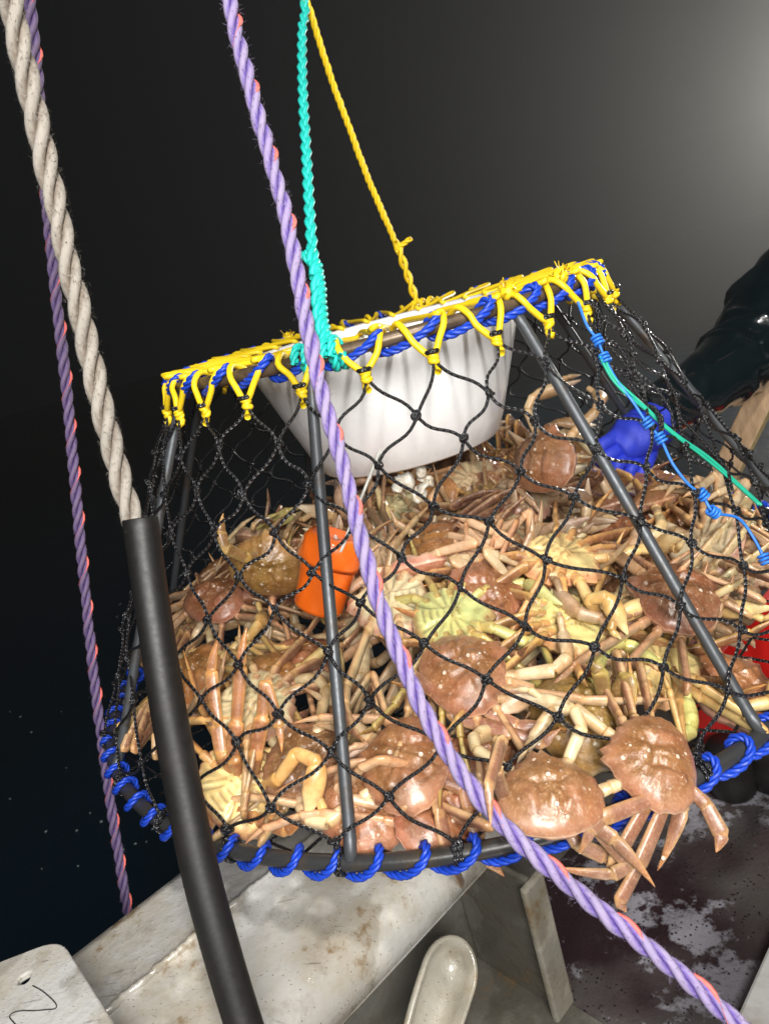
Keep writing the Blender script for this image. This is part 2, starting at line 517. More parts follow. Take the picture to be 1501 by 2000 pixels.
def crab_mat():
    m = mat('wet_crab_shell', (.4, .2, .1), .30, coat=.42, coat_rough=.05, spec=.42)
    t = NT(m)
    oi = t.n('ShaderNodeObjectInfo')
    col = t.n('ShaderNodeVertexColor', layer_name='Col')
    co = t.coord()
    n = t.noise(co, 55., 5., .65)
    n2 = t.noise(co, 260., 3., .6)
    # brown, tubercled back: the attribute runs redder there, so the mask is red over blue
    sp = t.n('ShaderNodeSeparateColor'); t.l(col.outputs['Color'], sp.inputs[0])
    mk = t.math('MULTIPLY', t.math('SUBTRACT', t.math('DIVIDE', sp.outputs['Red'], t.math('ADD', sp.outputs['Blue'], .002)), 4.25), 1.0)
    mk = t.math('MINIMUM', t.math('MAXIMUM', mk, 0.), 1.)
    c = t.mix(1.0, col.outputs['Color'], oi.outputs['Color'], 'MULTIPLY')
    c = t.mix(t.math('MULTIPLY', t.ramp(n, [(.40, (0, 0, 0)), (.66, (1, 1, 1))]), .55), c, t.mix(1.0, c, (.45, .34, .24), 'MULTIPLY'))
    nl = t.noise(co, 17., 3.)
    c = t.mix(t.math('MULTIPLY', t.ramp(nl, [(.45, (0, 0, 0)), (.62, (1, 1, 1))]), .4), c, t.mix(1.0, c, (1.16, .88, .80), 'MULTIPLY'))
    c = t.mix(t.math('MULTIPLY', t.ramp(n2, [(.52, (0, 0, 0)), (.7, (1, 1, 1))]), .22), c, (.75, .55, .35))
    vd = t.n('ShaderNodeTexVoronoi', Scale=105.)
    t.l(co, vd.inputs['Vector'])
    sr = t.n('ShaderNodeSeparateColor'); t.l(vd.outputs['Color'], sr.inputs[0])
    v = t.math('SUBTRACT', vd.outputs['Distance'], t.math('MULTIPLY', t.math('POWER', sr.outputs['Red'], 2.), .26))
    spots = t.ramp(v, [(.02, (1, 1, 1)), (.12, (0, 0, 0))])
    vm = t.ramp(t.noise(co, 38., 2.), [(.40, (0, 0, 0)), (.52, (1, 1, 1))])
    s = t.math('MULTIPLY', t.math('MULTIPLY', spots, vm), mk)
    c = t.mix(t.math('MULTIPLY', s, .85), c, (.85, .70, .55))
    v2 = t.voro(co, 330.)
    nm = t.bump(n2, .16, .0009, t.bump(t.math('MULTIPLY', v2, mk), .45, .0010, t.bump(s, .9, .0018)))
    wet = t.noise(co, 420., 2.)
    cn = t.bump(wet, .75, .0019)
    t.set(Base_Color=c, Normal=nm, Coat_Normal=cn, Roughness=t.math('ADD', .17, t.math('MULTIPLY', n, .25)))
    return m
mt['crab'] = crab_mat()

# ------------------------------------------------------------------ the setting: sea, haze, boat
def sheet(name, x0, x1, y0, y1, z, m):
    mb = MB()
    mb.add([(x0, y0, z), (x1, y0, z), (x1, y1, z), (x0, y1, z)], [(0, 1, 2, 3)])
    o = mb.build(name, m, smooth=False)
    return tag(o, kind='structure')
SEA = -1.25
sheet('sea', -60, 60, -60, 60, SEA, mt['water'])

hz = MB()
V, F = box_verts((-62, -62, SEA - 1.0), (62, 62, 6.0))
hz.add(V, F)
hm = bpy.data.materials.new('night_haze')
hm.use_nodes = True
hm.node_tree.nodes.clear()
ho = hm.node_tree.nodes.new('ShaderNodeOutputMaterial')
hv = hm.node_tree.nodes.new('ShaderNodeVolumePrincipled')
hv.inputs['Color'].default_value = (.95, .95, .93, 1)
hv.inputs['Density'].default_value = 0.007
hv.inputs['Anisotropy'].default_value = 0.6
hm.node_tree.links.new(hv.outputs[0], ho.inputs['Volume'])
tag(hz.build('haze', hm, smooth=False), kind='stuff')

# rail frame: u runs along the bulwark, d inboard from its outer edge
o1, o2 = atz(115, 1867, -.15), atz(350, 1692, -.15)
RU = norm(np.array([.735, .678, 0]))
RN = np.array([RU[1], -RU[0], 0])       # inboard
RO = (o1 + o2) / 2
RO[2] = 0
def rp(u, d, z):
    return RO + RU * u + RN * d + np.array([0, 0, z])
prof = [(0.02, -1.6), (.006, -.60), (0.0, -.20), (.002, -.168), (.012, -.154), (.03, -.150), (.143, -.150), (.150, -.147), (.157, -.144), (.164, -.148), (.175, -.153),
        (.30, -.160), (.325, -.168), (.340, -.185), (.345, -.205), (.345, -.238), (.338, -.243), (.325, -.240), (.318, -.232), (.245, -.232), (.240, -.26), (.240, -.49), (.230, -.56), (.2, -1.6)]
bul = thing('bulwark', rp(0, .17, -.5), 'cream painted steel bulwark with wide wet rail cap under the crab pot', 'bulwark')
def extrude(prof, u0, u1, nseg):
    us = np.linspace(u0, u1, nseg)
    V = np.array([rp(u, d, z) for u in us for d, z in prof])
    k = len(prof)
    F = [(i * k + j, i * k + (j + 1) % k, (i + 1) * k + (j + 1) % k, (i + 1) * k + j) for i in range(nseg - 1) for j in range(k)]
    return V, np.array(F)
mb = MB()
V, F = extrude(prof[2:20], -1.6, 1.15, 40)
mb.add(V, F)
part_of(bul, mb.build('rail_cap', mt['rail']))
mb = MB()
V, F = extrude([(.02, -1.6), (.006, -.60), (.0002, -.2015), (.05, -.215), (.2, -.236), (.240, -.2365), (.240, -.51), (.22, -1.6)], -1.6, 1.15, 30)
mb.add(V, F)
part_of(bul, mb.build('side_plating', mt['railin'], smooth=False))
# weld bead along the rail crease
mb = MB()
us = np.linspace(-1.0, 1.14, 420)
add_tube(mb, np.array([rp(u, .157 + .0012 * math.sin(u * 130), -.1445) for u in us]), .0058 + .0012 * rng.normal(size=420).clip(-1, 1), 6)
part_of(bul, mb.build('weld_bead', mt['rail']))

# transverse bracket plate under the rail lip
pu = float((np.array([-.108, -.327, 0]) - RO) @ RU)
def slab(name, uu, dd, zz, m, parent, bev=.004):
    mb = MB()
    V = np.array([rp(u, d, z) for z in zz for d in dd for u in uu])
    F = [(0, 1, 3, 2), (4, 6, 7, 5), (0, 4, 5, 1), (1, 5, 7, 3), (3, 7, 6, 2), (2, 6, 4, 0)]
    mb.add(V, F)
    o = bevel(mb.build(name, m, smooth=False), bev)
    return part_of(parent, o)
for k, uu in enumerate((pu, pu - 1.1)):
    slab('bracket_plate', (uu, uu + .010), (.2425, .405), (-.499, -.2435), mt['railin'], bul)
    slab('plate_flange', (uu - .018, uu + .028), (.405, .417), (-.499, -.2435), mt['hornpaint'], bul)
# thin conduit rod along the bottom edge of the lip
mb = MB()
add_tube(mb, np.array([rp(u, .330, -.250) for u in np.linspace(-1.5, 1.1, 30)]), .006, 8)
part_of(bul, mb.build('lip_rod', mt['rail']))

# painted waterway between the wall and the deck, short of the bracket plate
mb = MB()
V = [rp(-1.6, .241, -.496), rp(pu + .02, .241, -.496), rp(pu + .02, .62, -.496), rp(-1.6, .62, -.496)]
mb.add(V, [(0, 3, 2, 1)])
tag(mb.build('waterway', mt['railin'], smooth=False), kind='structure')
# deck
mb = MB()
V = [rp(-3, .235, -.5), rp(4, .235, -.5), rp(4, 4.0, -.5), rp(-3, 4.0, -.5)]
mb.add(V, [(0, 3, 2, 1)])
tag(mb.build('deck', mt['deck'], smooth=False), kind='structure')

# ------------------------------------------------------------------ fittings on the boat
def plate_from(pts2, z, th, m, name, parent=None, hole=None):
    """A steel plate: 2-D outline extruded downwards, with an optional bolt hole."""
    import bmesh
    bm = bmesh.new()
    P = [bm.verts.new((p[0], p[1], z)) for p in pts2]
    if hole is None:
        bm.faces.new(P)
    else:
        (hx, hy, hr) = hole
        # bridge outline to hole by nearest angle
        k = len(P)
        H = []
        for p in pts2:
            a = math.atan2(p[1] - hy, p[0] - hx)
            H.append(bm.verts.new((hx + hr * math.cos(a), hy + hr * math.sin(a), z)))
        for i in range(k):
            bm.faces.new((P[i], P[(i + 1) % k], H[(i + 1) % k], H[i]))
    bmesh.ops.recalc_face_normals(bm, faces=bm.faces)
    r = bmesh.ops.extrude_face_region(bm, geom=list(bm.faces))
    bmesh.ops.translate(bm, vec=(0, 0, -th), verts=[e for e in r['geom'] if isinstance(e, bmesh.types.BMVert)])
    bmesh.ops.recalc_face_normals(bm, faces=bm.faces)
    me = bpy.data.meshes.new(name)
    bm.to_mesh(me)
    bm.free()
    me.materials.append(m)
    o = bpy.data.objects.new(name, me)
    COL.objects.link(o)
    return o

def rounded(pts, r, n=6):
    out = []
    k = len(pts)
    for i in range(k):
        a, b, c = [np.array(pts[j % k], float) for j in (i - 1, i, i + 1)]
        u, v = norm(a - b), norm(c - b)
        rr = min(r, .45 * np.linalg.norm(a - b), .45 * np.linalg.norm(c - b))
        for t in np.linspace(0, 1, n):
            p0, p2 = b + u * rr, b + v * rr
            out.append(tuple((1 - t) ** 2 * p0 + 2 * t * (1 - t) * b + t * t * p2))
    return out
zp = -.085
cor = [atz(-40, 1893, zp), atz(118, 1832, zp), atz(232, 2012, zp), atz(330, 2260, zp), atz(60, 2420, zp), atz(-200, 2100, zp)]
cor = rounded([(c[0], c[1]) for c in cor], .03, 7)
hp = atz(48, 1911, zp)
pl = plate_from(cor, zp, .010, mt['rail'], 'corner_plate', hole=(hp[0], hp[1], .0085))
bevel(pl, .0025)
tag(pl, 'rounded cream steel plate with a bolt hole standing on the rail end', 'plate')
# the web that carries the plate on the rail
c0 = np.array([atz(112, 1892, zp), atz(225, 2030, zp)])
mb = MB()
w = []
for p in c0:
    for dz in (-.0102, -.080):
        w.append(p + np.array([0, 0, dz]) - RU * .012)
    for dz in (-.0102, -.080):
        w.append(p + np.array([0, 0, dz]) - RU * .022)
mb.add(w, [(0, 1, 5, 4), (2, 6, 7, 3), (0, 2, 3, 1), (4, 5, 7, 6), (0, 4, 6, 2), (1, 3, 7, 5)])
web = mb.build('web', mt['rail'], smooth=False)
web.parent = pl
# dark thread lying on the plate
th = [atz(x, y, zp + .0008) for x, y in ((64, 1925), (82, 1935), (100, 1950), (110, 1962), (108, 1970), (90, 1972), (66, 1974), (44, 1974), (26, 1978), (19, 1986), (28, 1998), (40, 2010))]
mb = MB()
add_tube(mb, spline(th, step=.002), .0006, 5)
tag(mb.build('loose_thread', mt['twine']), 'dark loose thread lying curled on the cream corner plate', 'thread')

# cream hollow horn beside the bracket plate
hr = thing('mooring_horn', atz(840, 2120, -.47), 'cream scuffed steel horn with a rounded hollow end below the rail', 'horn')
A0, A1 = atd(805, 2130, .915), atd(878, 1905, 1.0)
ax = norm(A1 - A0)
sd = norm(np.cross(ax, -FWD))
nn = norm(np.cross(sd, ax))
def horn(lip, w, dpt, n=40, inner=False):
    pts = []
    for a in np.linspace(0, 2 * PI, n, endpoint=False):
        x = math.cos(a) * w
        y = math.sin(a)
        along = (y * w * 1.25) if y > 0 else y * 4.5 * w
        pts.append(A1 + ax * along + sd * x + nn * lip)
    return np.array(pts)
mb = MB()
loops = [horn(-.05, .020, 0), horn(-.02, .036, 0), horn(-.004, .041, 0), horn(.003, .0385, 0), horn(.002, .034, 0), horn(-.016, .030, 0), horn(-.030, .020, 0), horn(-.031, .004, 0)]
V = np.vstack(loops)
n = 40
F = [(i * n + j, i * n + (j + 1) % n, (i + 1) * n + (j + 1) % n, (i + 1) * n + j) for i in range(len(loops) - 1) for j in range(n)]
V = np.vstack([V, [loops[-1].mean(0)]])
mb.add(V, F)
base = mb.n - len(V)
mb.f.append(np.array([(len(V) - 1 - n + j, len(V) - 1 - n + (j + 1) % n, len(V) - 1) for j in range(n)]) + base); mb.uv.append(np.zeros((n, 3, 2))); mb.mi.append(np.zeros(n, int)); mb.v.append(np.zeros((0, 3))); mb.c.append(np.zeros((0, 3)))
part_of(hr, mb.build('horn_cup', mt['hornpaint']))
mb = MB()
add_tube(mb, np.array([A1 - ax * .12 - nn * .03, A1 - ax * .12 - nn * .12, A1 - ax * .14 - nn * .24]), .022, 14)
part_of(hr, mb.build('horn_post', mt['hornpaint']))

# pale metal table edge in the near corner
tb = thing('sorting_table', atz(1600, 2000, -.3), 'pale brushed metal table edge in the near corner of the deck', 'table')
ta, tbb = atz(1440, 1978, -.3), atz(1503, 1838, -.3)
tu = norm(tbb - ta)
tn = np.array([tu[1], -tu[0], 0])
def tq(u, d, z): return ta + tu * u + tn * d + np.array([0, 0, z])
def tbox(name, u, d, z, m, bev=.004):
    mb = MB()
    V = np.array([tq(a, b, c) for c in z for b in d for a in u])
    mb.add(V, [(0, 1, 3, 2), (4, 6, 7, 5), (0, 4, 5, 1), (1, 5, 7, 3), (3, 7, 6, 2), (2, 6, 4, 0)])
    part_of(tb, bevel(mb.build(name, m, smooth=False), bev))
mt['tablemetal'] = metal_mat('scuffed_pale_aluminium', (.55, .55, .54), .35, .5, (.40, .38, .34))
tbox('table_top', (-.4, .75), (0, .5), (-.012, 0), mt['tablemetal'])
for u in (-.36, .69):
    for d in (.04, .44):
        tbox('leg', (u, u + .035), (d, d + .035), (-.2, -.0125), mt['tablemetal'], .002)

# foam flecks on the sea
mb = MB()
fl = [(176, 1588), (222, 1599), (198, 1605), (298, 1619), (344, 1611), (264, 1648), (286, 1644), (240, 1660), (150, 1622), (90, 1624), (82, 1697), (152, 1692), (20, 1390), (40, 1400), (62, 1430), (215, 1190), (235, 1180), (228, 1205), (20, 955), (45, 948), (120, 1390), (205, 1360), (20, 1560), (130, 1500)]
for x, y in fl:
    p = atz(x * .5 + 0.5 * x, y, SEA + .004)
    r = rnd.uniform(.002, .0085)
    k = 7
    a = np.linspace(0, 2 * PI, k, endpoint=False)
    rr = r * (1 + .4 * rng.normal(size=k).clip(-1, 1))
    V = np.stack([p[0] + rr * np.cos(a), p[1] + rr * np.sin(a), np.full(k, p[2])], 1)
    V = np.vstack([V, [p + np.array([0, 0, .004])]])
    mb.add(V, [(j, (j + 1) % k, k) for j in range(k)])
tag(mb.build('foam_flecks', mt['foam']), kind='stuff')

# ------------------------------------------------------------------ the crab pot
RT, RB, HT = .361, .65, .535
def cone_r(z): return RB + (RT - RB) * z / HT
def cone(th, z, off=0.): 
    r = cone_r(z) + off
    return np.array([r * math.cos(th), r * math.sin(th), z])
def cone_hit(x, y, off=0.):
    """Near-side point of the pot's netting seen at pixel x, y."""
    r = ray(x, y)
    for t in np.linspace(.5, 2.2, 3400):
        p = CAM + r * t
        if -.03 < p[2] < HT + .03 and math.hypot(p[0], p[1]) < cone_r(p[2]) + off:
            return p
    return CAM + r * 1.3
pot = thing('crab_pot', (0, 0, 0), 'conical black netted steel crab pot full of crabs hanging over the rail', 'crab pot')
def ringpath(R, z, n=160): 
    a = np.linspace(0, 2 * PI, n, endpoint=False)
    return np.stack([R * np.cos(a), R * np.sin(a), np.full(n, z)], 1)
mb = MB(); add_tube(mb, ringpath(RT, HT), .0090, 12, closed=True); mb.build('top_ring', mt['ringtop'], pot)
mb = MB(); add_tube(mb, ringpath(RB, 0, 220), .0102, 12, closed=True); mb.build('bottom_ring', mt['ringbot'], pot)
for k in range(8):
    a = math.radians(254 + 45 * k)
    P = [cone(a, HT - .008, -.003), cone(a, .4, .0), cone(a, .2, .0), cone(a, .03, .0), cone(a, .004, .004)]
    mb = MB(); add_tube(mb, spline(P, n=24), .0076, 12)
    mb.build('frame_bar', mt['steel'], pot)

# netting
NH = 28
DT = 2 * PI / NH
K0 = cone_hit(710, 708)
TH0 = math.atan2(K0[1], K0[0])
ROWS = 10
ZT = HT - .036
nodes = {}
for j in range(ROWS + 1):
    for i in range(NH):
        t = j / ROWS
        th = TH0 + (i + .5 * (j % 2)) * DT
        z = ZT + (0.018 - ZT) * (t ** .96)
        amp = 0 if j == 0 else 1
        nodes[i, j] = cone(th + amp * rnd.gauss(0, .008), z + amp * rnd.gauss(0, .005), .006 + amp * abs(rnd.gauss(0, .004)))
TW = .0022
mb = MB()
def strand(a, b, ph, r=TW):
    d = b - a
    L = np.linalg.norm(d)
    out = norm(np.array([a[0] + b[0], a[1] + b[1], .25 * L]))
    tan = norm(np.cross(d, out))
    t = np.linspace(0, 1, 10)[:, None]
    sag = np.sin(t * PI) * ph[0] * L + np.sin(t * 2 * PI) * ph[1] * L
    P = a + d * t + tan * sag + out * np.sin(t * PI) * ph[2] * L
    P[:, 2] -= (np.sin(t[:, 0] * PI) * .03 * L)
    add_tube(mb, P, r, 7)
def knot(p, s=1.):
    o = norm(np.array([p[0], p[1], .2]))
    for q in range(3):
        ax_ = norm(rng.normal(size=3) + o * .3)
        u = norm(np.cross(ax_, [.3, .5, .8]))
        v = np.cross(ax_, u)
        a = np.linspace(0, 2 * PI, 12, endpoint=False)[:, None]
        rad = .0042 * s
        add_tube(mb, p + o * .001 + rng.normal(size=3) * .0012 + rad * (np.cos(a) * u + np.sin(a) * v), TW * 1.05 * s, 6, closed=True)
for j in range(ROWS):
    for i in range(NH):
        a = nodes[i, j]
        ii = i if j % 2 == 0 else i + 1
        for s, b in ((-1, nodes[(ii - 1) % NH, j + 1]), (1, nodes[ii % NH, j + 1])):
            strand(a, b, (s * rnd.gauss(0, .015), s * (.045 + rnd.gauss(0, .014)), rnd.uniform(-.01, .04)))
        if j > 0: knot(a)
for i in range(NH):
    p = nodes[i, ROWS]
    th = math.atan2(p[1], p[0])
    a = np.linspace(0, 2 * PI, 18, endpoint=False)
    c = np.array([RB * math.cos(th), RB * math.sin(th), 0])
    e = np.array([math.cos(th), math.sin(th), 0])
    for dth in (-.006, .006):
        Q = c + (.0130 * np.cos(a)[:, None] * e + (.0130 * np.sin(a)[:, None] + (np.sin(a)[:, None] > 0) * .003) * np.array([0, 0, 1.])) + np.array([-e[1], e[0], 0]) * dth * RB * .8
        add_tube(mb, Q, TW, 6, closed=True)
    knot(p, 1.2)
# floor netting
G = 11
for i in range(-G, G + 1):
    for sgn in (1, -1):
        pts = []
        for s in np.linspace(-1, 1, 40):
            u = s * RB
            v = i / G * RB
            x, y = (u * .7071 - sgn * v * .7071), (u * .7071 * sgn + v * .7071)
            r = math.hypot(x, y)
            if r < RB - .004:
                pts.append((x, y, -.006 - .035 * (1 - (r / RB) ** 2) + .003 * math.sin(u * 50 + i)))
        if len(pts) > 3: add_tube(mb, np.array(pts), TW, 5)
mb.build('net', mt['twine'], pot)

# black tape on the yellow hitches, yellow cord round the top ring
my, mk = MB(), MB()
pts = []
for i in range(NH):
    th = TH0 + i * DT
    k = nodes[i, 0]
    jj = rnd.gauss(0, .01)
    def rg(f, dr, dz): 
        a = th + (f + rnd.gauss(0, .02)) * DT
        return np.array([(RT + dr) * math.cos(a), (RT + dr) * math.sin(a), HT + dz])
    pts += [k + np.array([0, 0, .004]), rg(.20, .019, -.012), rg(.30, .014, .004), rg(.37, -.004, .0155), rg(.43, -.03, .004),
            rg(.50, -.045, -.012 + rnd.gauss(0, .005)), rg(.57, -.03, .004), rg(.64, -.004, .0155), rg(.70, .014, .004), rg(.80, .019, -.012)]
    # the lump of the hitch
    e = norm(np.array([k[0], k[1], 0]))
    tg = np.array([-e[1], e[0], 0])
    for q in range(3):
        a = np.linspace(0, 2 * PI, 12, endpoint=False)[:, None]
        ax_ = norm(rng.normal(size=3) * .5 + np.array([0, 0, .8]))
        u = norm(np.cross(ax_, e)); v = np.cross(ax_, u)
        add_tube(my, k + np.array([0, 0, -.003 + .004 * q]) + .0042 * (np.cos(a) * u + np.sin(a) * v), .0040, 7, closed=True)
    add_tube(my, spline([k + np.array([0, 0, -.004]), k - tg * .004 * rnd.choice((-1, 1)) + np.array([0, 0, -.012]), k + e * .006 + np.array([0, 0, -.016])], n=6), .0046, 7)
    a = np.linspace(0, 2 * PI, 12, endpoint=False)[:, None]
    mk = MB()
    add_tube(mk, k + np.array([0, 0, .010]) + .0072 * (np.cos(a) * e + np.sin(a) * tg), .0032, 6, closed=True)
    mk.build('black_whipping', mt['twine'], pot)
pts.append(pts[0])
add_tube(my, spline(pts, step=.006), .0045, 8)
# a second cord lacing the ring to the rim of the funnel
RF = .240
pts = []
for i in range(NH * 2 + 1):
    th = TH0 + (i + .35) * DT / 2
    if i % 2: pts += [np.array([(RF + .012) * math.cos(th), (RF + .012) * math.sin(th), HT + .006]), np.array([(RF + .010) * math.cos(th + .05), (RF + .010) * math.sin(th + .05), HT + .012])]
    else: pts += [np.array([(RT - .012) * math.cos(th), (RT - .012) * math.sin(th), HT + .014]), np.array([(RT + .008) * math.cos(th + .03), (RT + .008) * math.sin(th + .03), HT + .014 + rnd.uniform(0, .006)])]
add_tube(my, spline(pts, step=.006), .0042, 7)
# frayed ends and overhand knots
for (x, y) in ((990, 573), (1092, 540), (566, 668)):
    th = min(np.linspace(0, 2 * PI, 720), key=lambda a: np.linalg.norm(px((RT * math.cos(a), RT * math.sin(a), HT + .012)) - (x, y)))
    c = np.array([RT * math.cos(th), RT * math.sin(th), HT + .016])
    for q in range(3):
        a = np.linspace(0, 2 * PI, 14, endpoint=False)[:, None]
        ax_ = norm(rng.normal(size=3)); u = norm(np.cross(ax_, [.2, .4, .9])); v = np.cross(ax_, u)
        add_tube(my, c + .0075 * (np.cos(a) * u + np.sin(a) * v), .0045, 7, closed=True)
    for q in range(14):
        d = norm(rng.normal(size=3) * .8 + np.array([0.2, -.2, .9]))
        add_tube(my, np.array([c, c + d * .010, c + d * .018 + rng.normal(size=3) * .003]), .0008, 4)
my.build('yellow_lashing', mt['yellow'], pot)

# blue laid rope spiralling round both rings
def spiral(R, z, wraps, rt, rr, wob=.0):
    n = wraps * 16
    s = np.linspace(0, 1, n, endpoint=False)
    w = s * wraps * 2 * PI
    a = s * 2 * PI + .30 * (2 * PI / wraps) * np.sin(w + .8) + wob * np.sin(s * 40 + 1)
    return np.stack([(R + rt * np.cos(w)) * np.cos(a), (R + rt * np.cos(w)) * np.sin(a), z + rt * np.sin(w)], 1)
mb = MB()
Q = spiral(RT, HT, 30, .0090 + .0058, .0068)
add_rope(mb, Q, .0062, lay=3.0, sides=6, seg=9)
mb.build('top_blue_rope', mt['blue'], pot)
mb = MB()
Q = spiral(RB, 0, 76, .0102 + .0045, .0065, .012)
add_rope(mb, Q, .0056, lay=3.0, sides=5, seg=8)
mb.build('bottom_blue_rope', mt['blue'], pot)

# white funnel mouth
mb = MB()
n = 72
loops = []
zt, zb, rb_ = HT + .004, HT - .215, .158
for r, z in ((RF, zt), (RF + .003, zt + .003), (RF + .006, zt), (rb_ + .02, zb + .03), (rb_ + .006, zb), (rb_ + .003, zb - .003), (rb_, zb), (rb_ + .014, zb + .03), (RF, zt)):
    a = np.linspace(0, 2 * PI, n, endpoint=False)
    loops.append(np.stack([r * np.cos(a), r * np.sin(a), np.full(n, z)], 1))
V = np.vstack(loops[:-1])
k = len(loops) - 1
F = [(i * n + j, i * n + (j + 1) % n, ((i + 1) % k) * n + (j + 1) % n, ((i + 1) % k) * n + j) for i in range(k) for j in range(n)]
mb.add(V, np.array(F)[:, ::-1])
mb.build('white_funnel', mt['white'], pot)

# mending twine on the right-hand netting
mb = MB()
gp = [(1168, 688), (1180, 715), (1196, 742), (1222, 770), (1260, 800), (1310, 845), (1370, 890), (1430, 940), (1480, 985)]
P = [cone_hit(x, y, .012) for x, y in gp]
for q in range(3):
    off = rng.normal(size=3) * .003
    add_tube(mb, spline([p + off * (1 + .5 * math.sin(i * 2 + q)) for i, p in enumerate(P)], step=.008), .0021, 6)
mb.build('green_mending_twine', mt['green'], pot)
mb = MB()
bp = [(1128, 590), (1145, 635), (1166, 665), (1180, 700), (1205, 745), (1235, 785), (1262, 826), (1288, 856), (1312, 905), (1345, 948), (1370, 966), (1392, 1000), (1440, 1012), (1470, 1050), (1492, 1092)]
P = [cone_hit(x, y, .013) for x, y in bp]
add_tube(mb, spline(P, step=.006), .0021, 6)
for i in (2, 3, 6, 7, 10, 11, 14):
    p = P[i]
    ax_ = norm(P[min(i + 1, len(P) - 1)] - P[i - 1])
    u = norm(np.cross(ax_, [0, .2, 1])); v = np.cross(ax_, u)
    for q in (-.005, 0., .005):
        a = np.linspace(0, 2 * PI, 14, endpoint=False)[:, None]
        add_tube(mb, p + ax_ * q + .0062 * (np.cos(a) * u + np.sin(a) * v), .0021, 6, closed=True)
mb.build('blue_mending_twine', mt['bluetwine'], pot)
# gathered seam of doubled netting at the right and left ends
mb = MB()
for i, (x0, y0, x1, y1) in enumerate(((1140, 590, 1300, 860), (1150, 600, 1330, 900), (1170, 590, 1380, 930), (1175, 585, 1440, 960))):
    A_, B_ = cone_hit(x0, y0, .012), cone_hit(x1, y1, .012)
    t = np.linspace(0, 1, 30)[:, None]
    add_tube(mb, A_ + (B_ - A_) * t + np.array([0, 0, .006]) * np.sin(t * 25 + i) + np.array([.006, -.006, 0]) * np.sin(t * 17 + 2 * i), TW, 6)
mb.build('net_seam', mt['twine'], pot)

# ------------------------------------------------------------------ ropes
def fibres(P, R, count, length, m, parent, name='loose_fibre'):
    mb = MB()
    T, N, B = frames(P)
    for q in range(count):
        i = rnd.randrange(len(P))
        a = rnd.uniform(0, 2 * PI)
        d = math.cos(a) * N[i] + math.sin(a) * B[i]
        b = P[i] + d * R * .93
        l = length * rnd.uniform(.4, 1.3)
        tip = b + norm(d * .8 + T[i] * rnd.uniform(-1, 1) + rng.normal(size=3) * .35) * l
        s = norm(np.cross(d, T[i])) * .00035
        mid = (b + tip) / 2 + rng.normal(size=3) * l * .12
        mb.add([b - s, b + s, mid + s * .8, mid - s * .8, tip], [(0, 1, 2, 3)])
        mb.f[-1] = mb.f[-1]
        base = mb.n - 5
        mb.v.append(np.zeros((0, 3))); mb.c.append(np.zeros((0, 3)))
        mb.f.append(np.array([[base + 3, base + 2, base + 4]])); mb.uv.append(np.zeros((1, 3, 2))); mb.mi.append(np.zeros(1, int))
    o = mb.build(name, m, smooth=False)
    o['kind'] = 'stuff'
    return part_of(parent, o)

def rope_thing(name, pts, R, m, label, cat='rope', **kw):
    mb = MB()
    r = add_rope(mb, pts, R, **kw)
    o = mb.build(name, m)
    tag(o, label, cat)
    return o, r

# lavender rope crossing in front
xy = [(330, -640, .83), (430, -80, .79), (447, 0, .785), (470, 100, .78), (497, 200, .775), (525, 300, .77), (553, 400, .765), (574, 500, .76), (592, 600, .755), (612, 700, .75), (637, 800, .74), (667, 900, .73),
      (691, 1000, .72), (716, 1100, .71), (748, 1200, .70), (787, 1300, .69), (833, 1400, .68), (893, 1500, .67), (970, 1600, .66), (1078, 1700, .65), (1200, 1800, .64), (1325, 1900, .63), (1440, 2000, .62), (1590, 2130, .60)]
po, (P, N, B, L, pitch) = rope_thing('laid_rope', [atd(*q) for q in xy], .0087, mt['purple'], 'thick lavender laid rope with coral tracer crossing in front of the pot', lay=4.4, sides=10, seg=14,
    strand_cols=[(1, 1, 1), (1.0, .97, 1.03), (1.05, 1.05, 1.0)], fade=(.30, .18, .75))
mb = MB()
TRW = 2.2
a = 2 * PI * L / pitch + .35
Q = P + (.0079) * (np.cos(a)[:, None] * N + np.sin(a)[:, None] * B)
add_tube(mb, Q, .0002 + .0021 * np.clip(np.cos(a + TRW) + .1, 0, .5) / .5, 6)
mb.build('tracer_yarn', mt['pink'], po)
fibres(P, .0087, 1900, .006, mt['purple'], po)

# mauve rope running down to the sea at the far left
xy = [(20, -640, .95), (50, -80, 1.03), (58, 0, 1.05), (68, 100, 1.07), (77, 200, 1.09), (86, 340, 1.11), (97, 450, 1.13), (112, 600, 1.16), (124, 700, 1.18), (134, 800, 1.20), (152, 1000, 1.23), (171, 1200, 1.26), (193, 1400, 1.28), (221, 1600, 1.30), (246, 1760, 1.32), (270, 1900, 1.36), (300, 2100, 1.45)]
# keep it outboard of the rail where it passes it
pts = [atd(*q) for q in xy]
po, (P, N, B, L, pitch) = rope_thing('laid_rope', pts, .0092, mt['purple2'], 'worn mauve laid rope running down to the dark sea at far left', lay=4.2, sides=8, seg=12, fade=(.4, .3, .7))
mb = MB()
a = 2 * PI * L / pitch + .35
add_tube(mb, P + .0089 * (np.cos(a)[:, None] * N + np.sin(a)[:, None] * B), .0002 + .0022 * np.clip(np.cos(a + 2.2) - .3, 0, .6) / .6, 5)
mb.build('tracer_yarn', mt['pink'], po)
fibres(P, .0092, 900, .005, mt['purple2'], po)

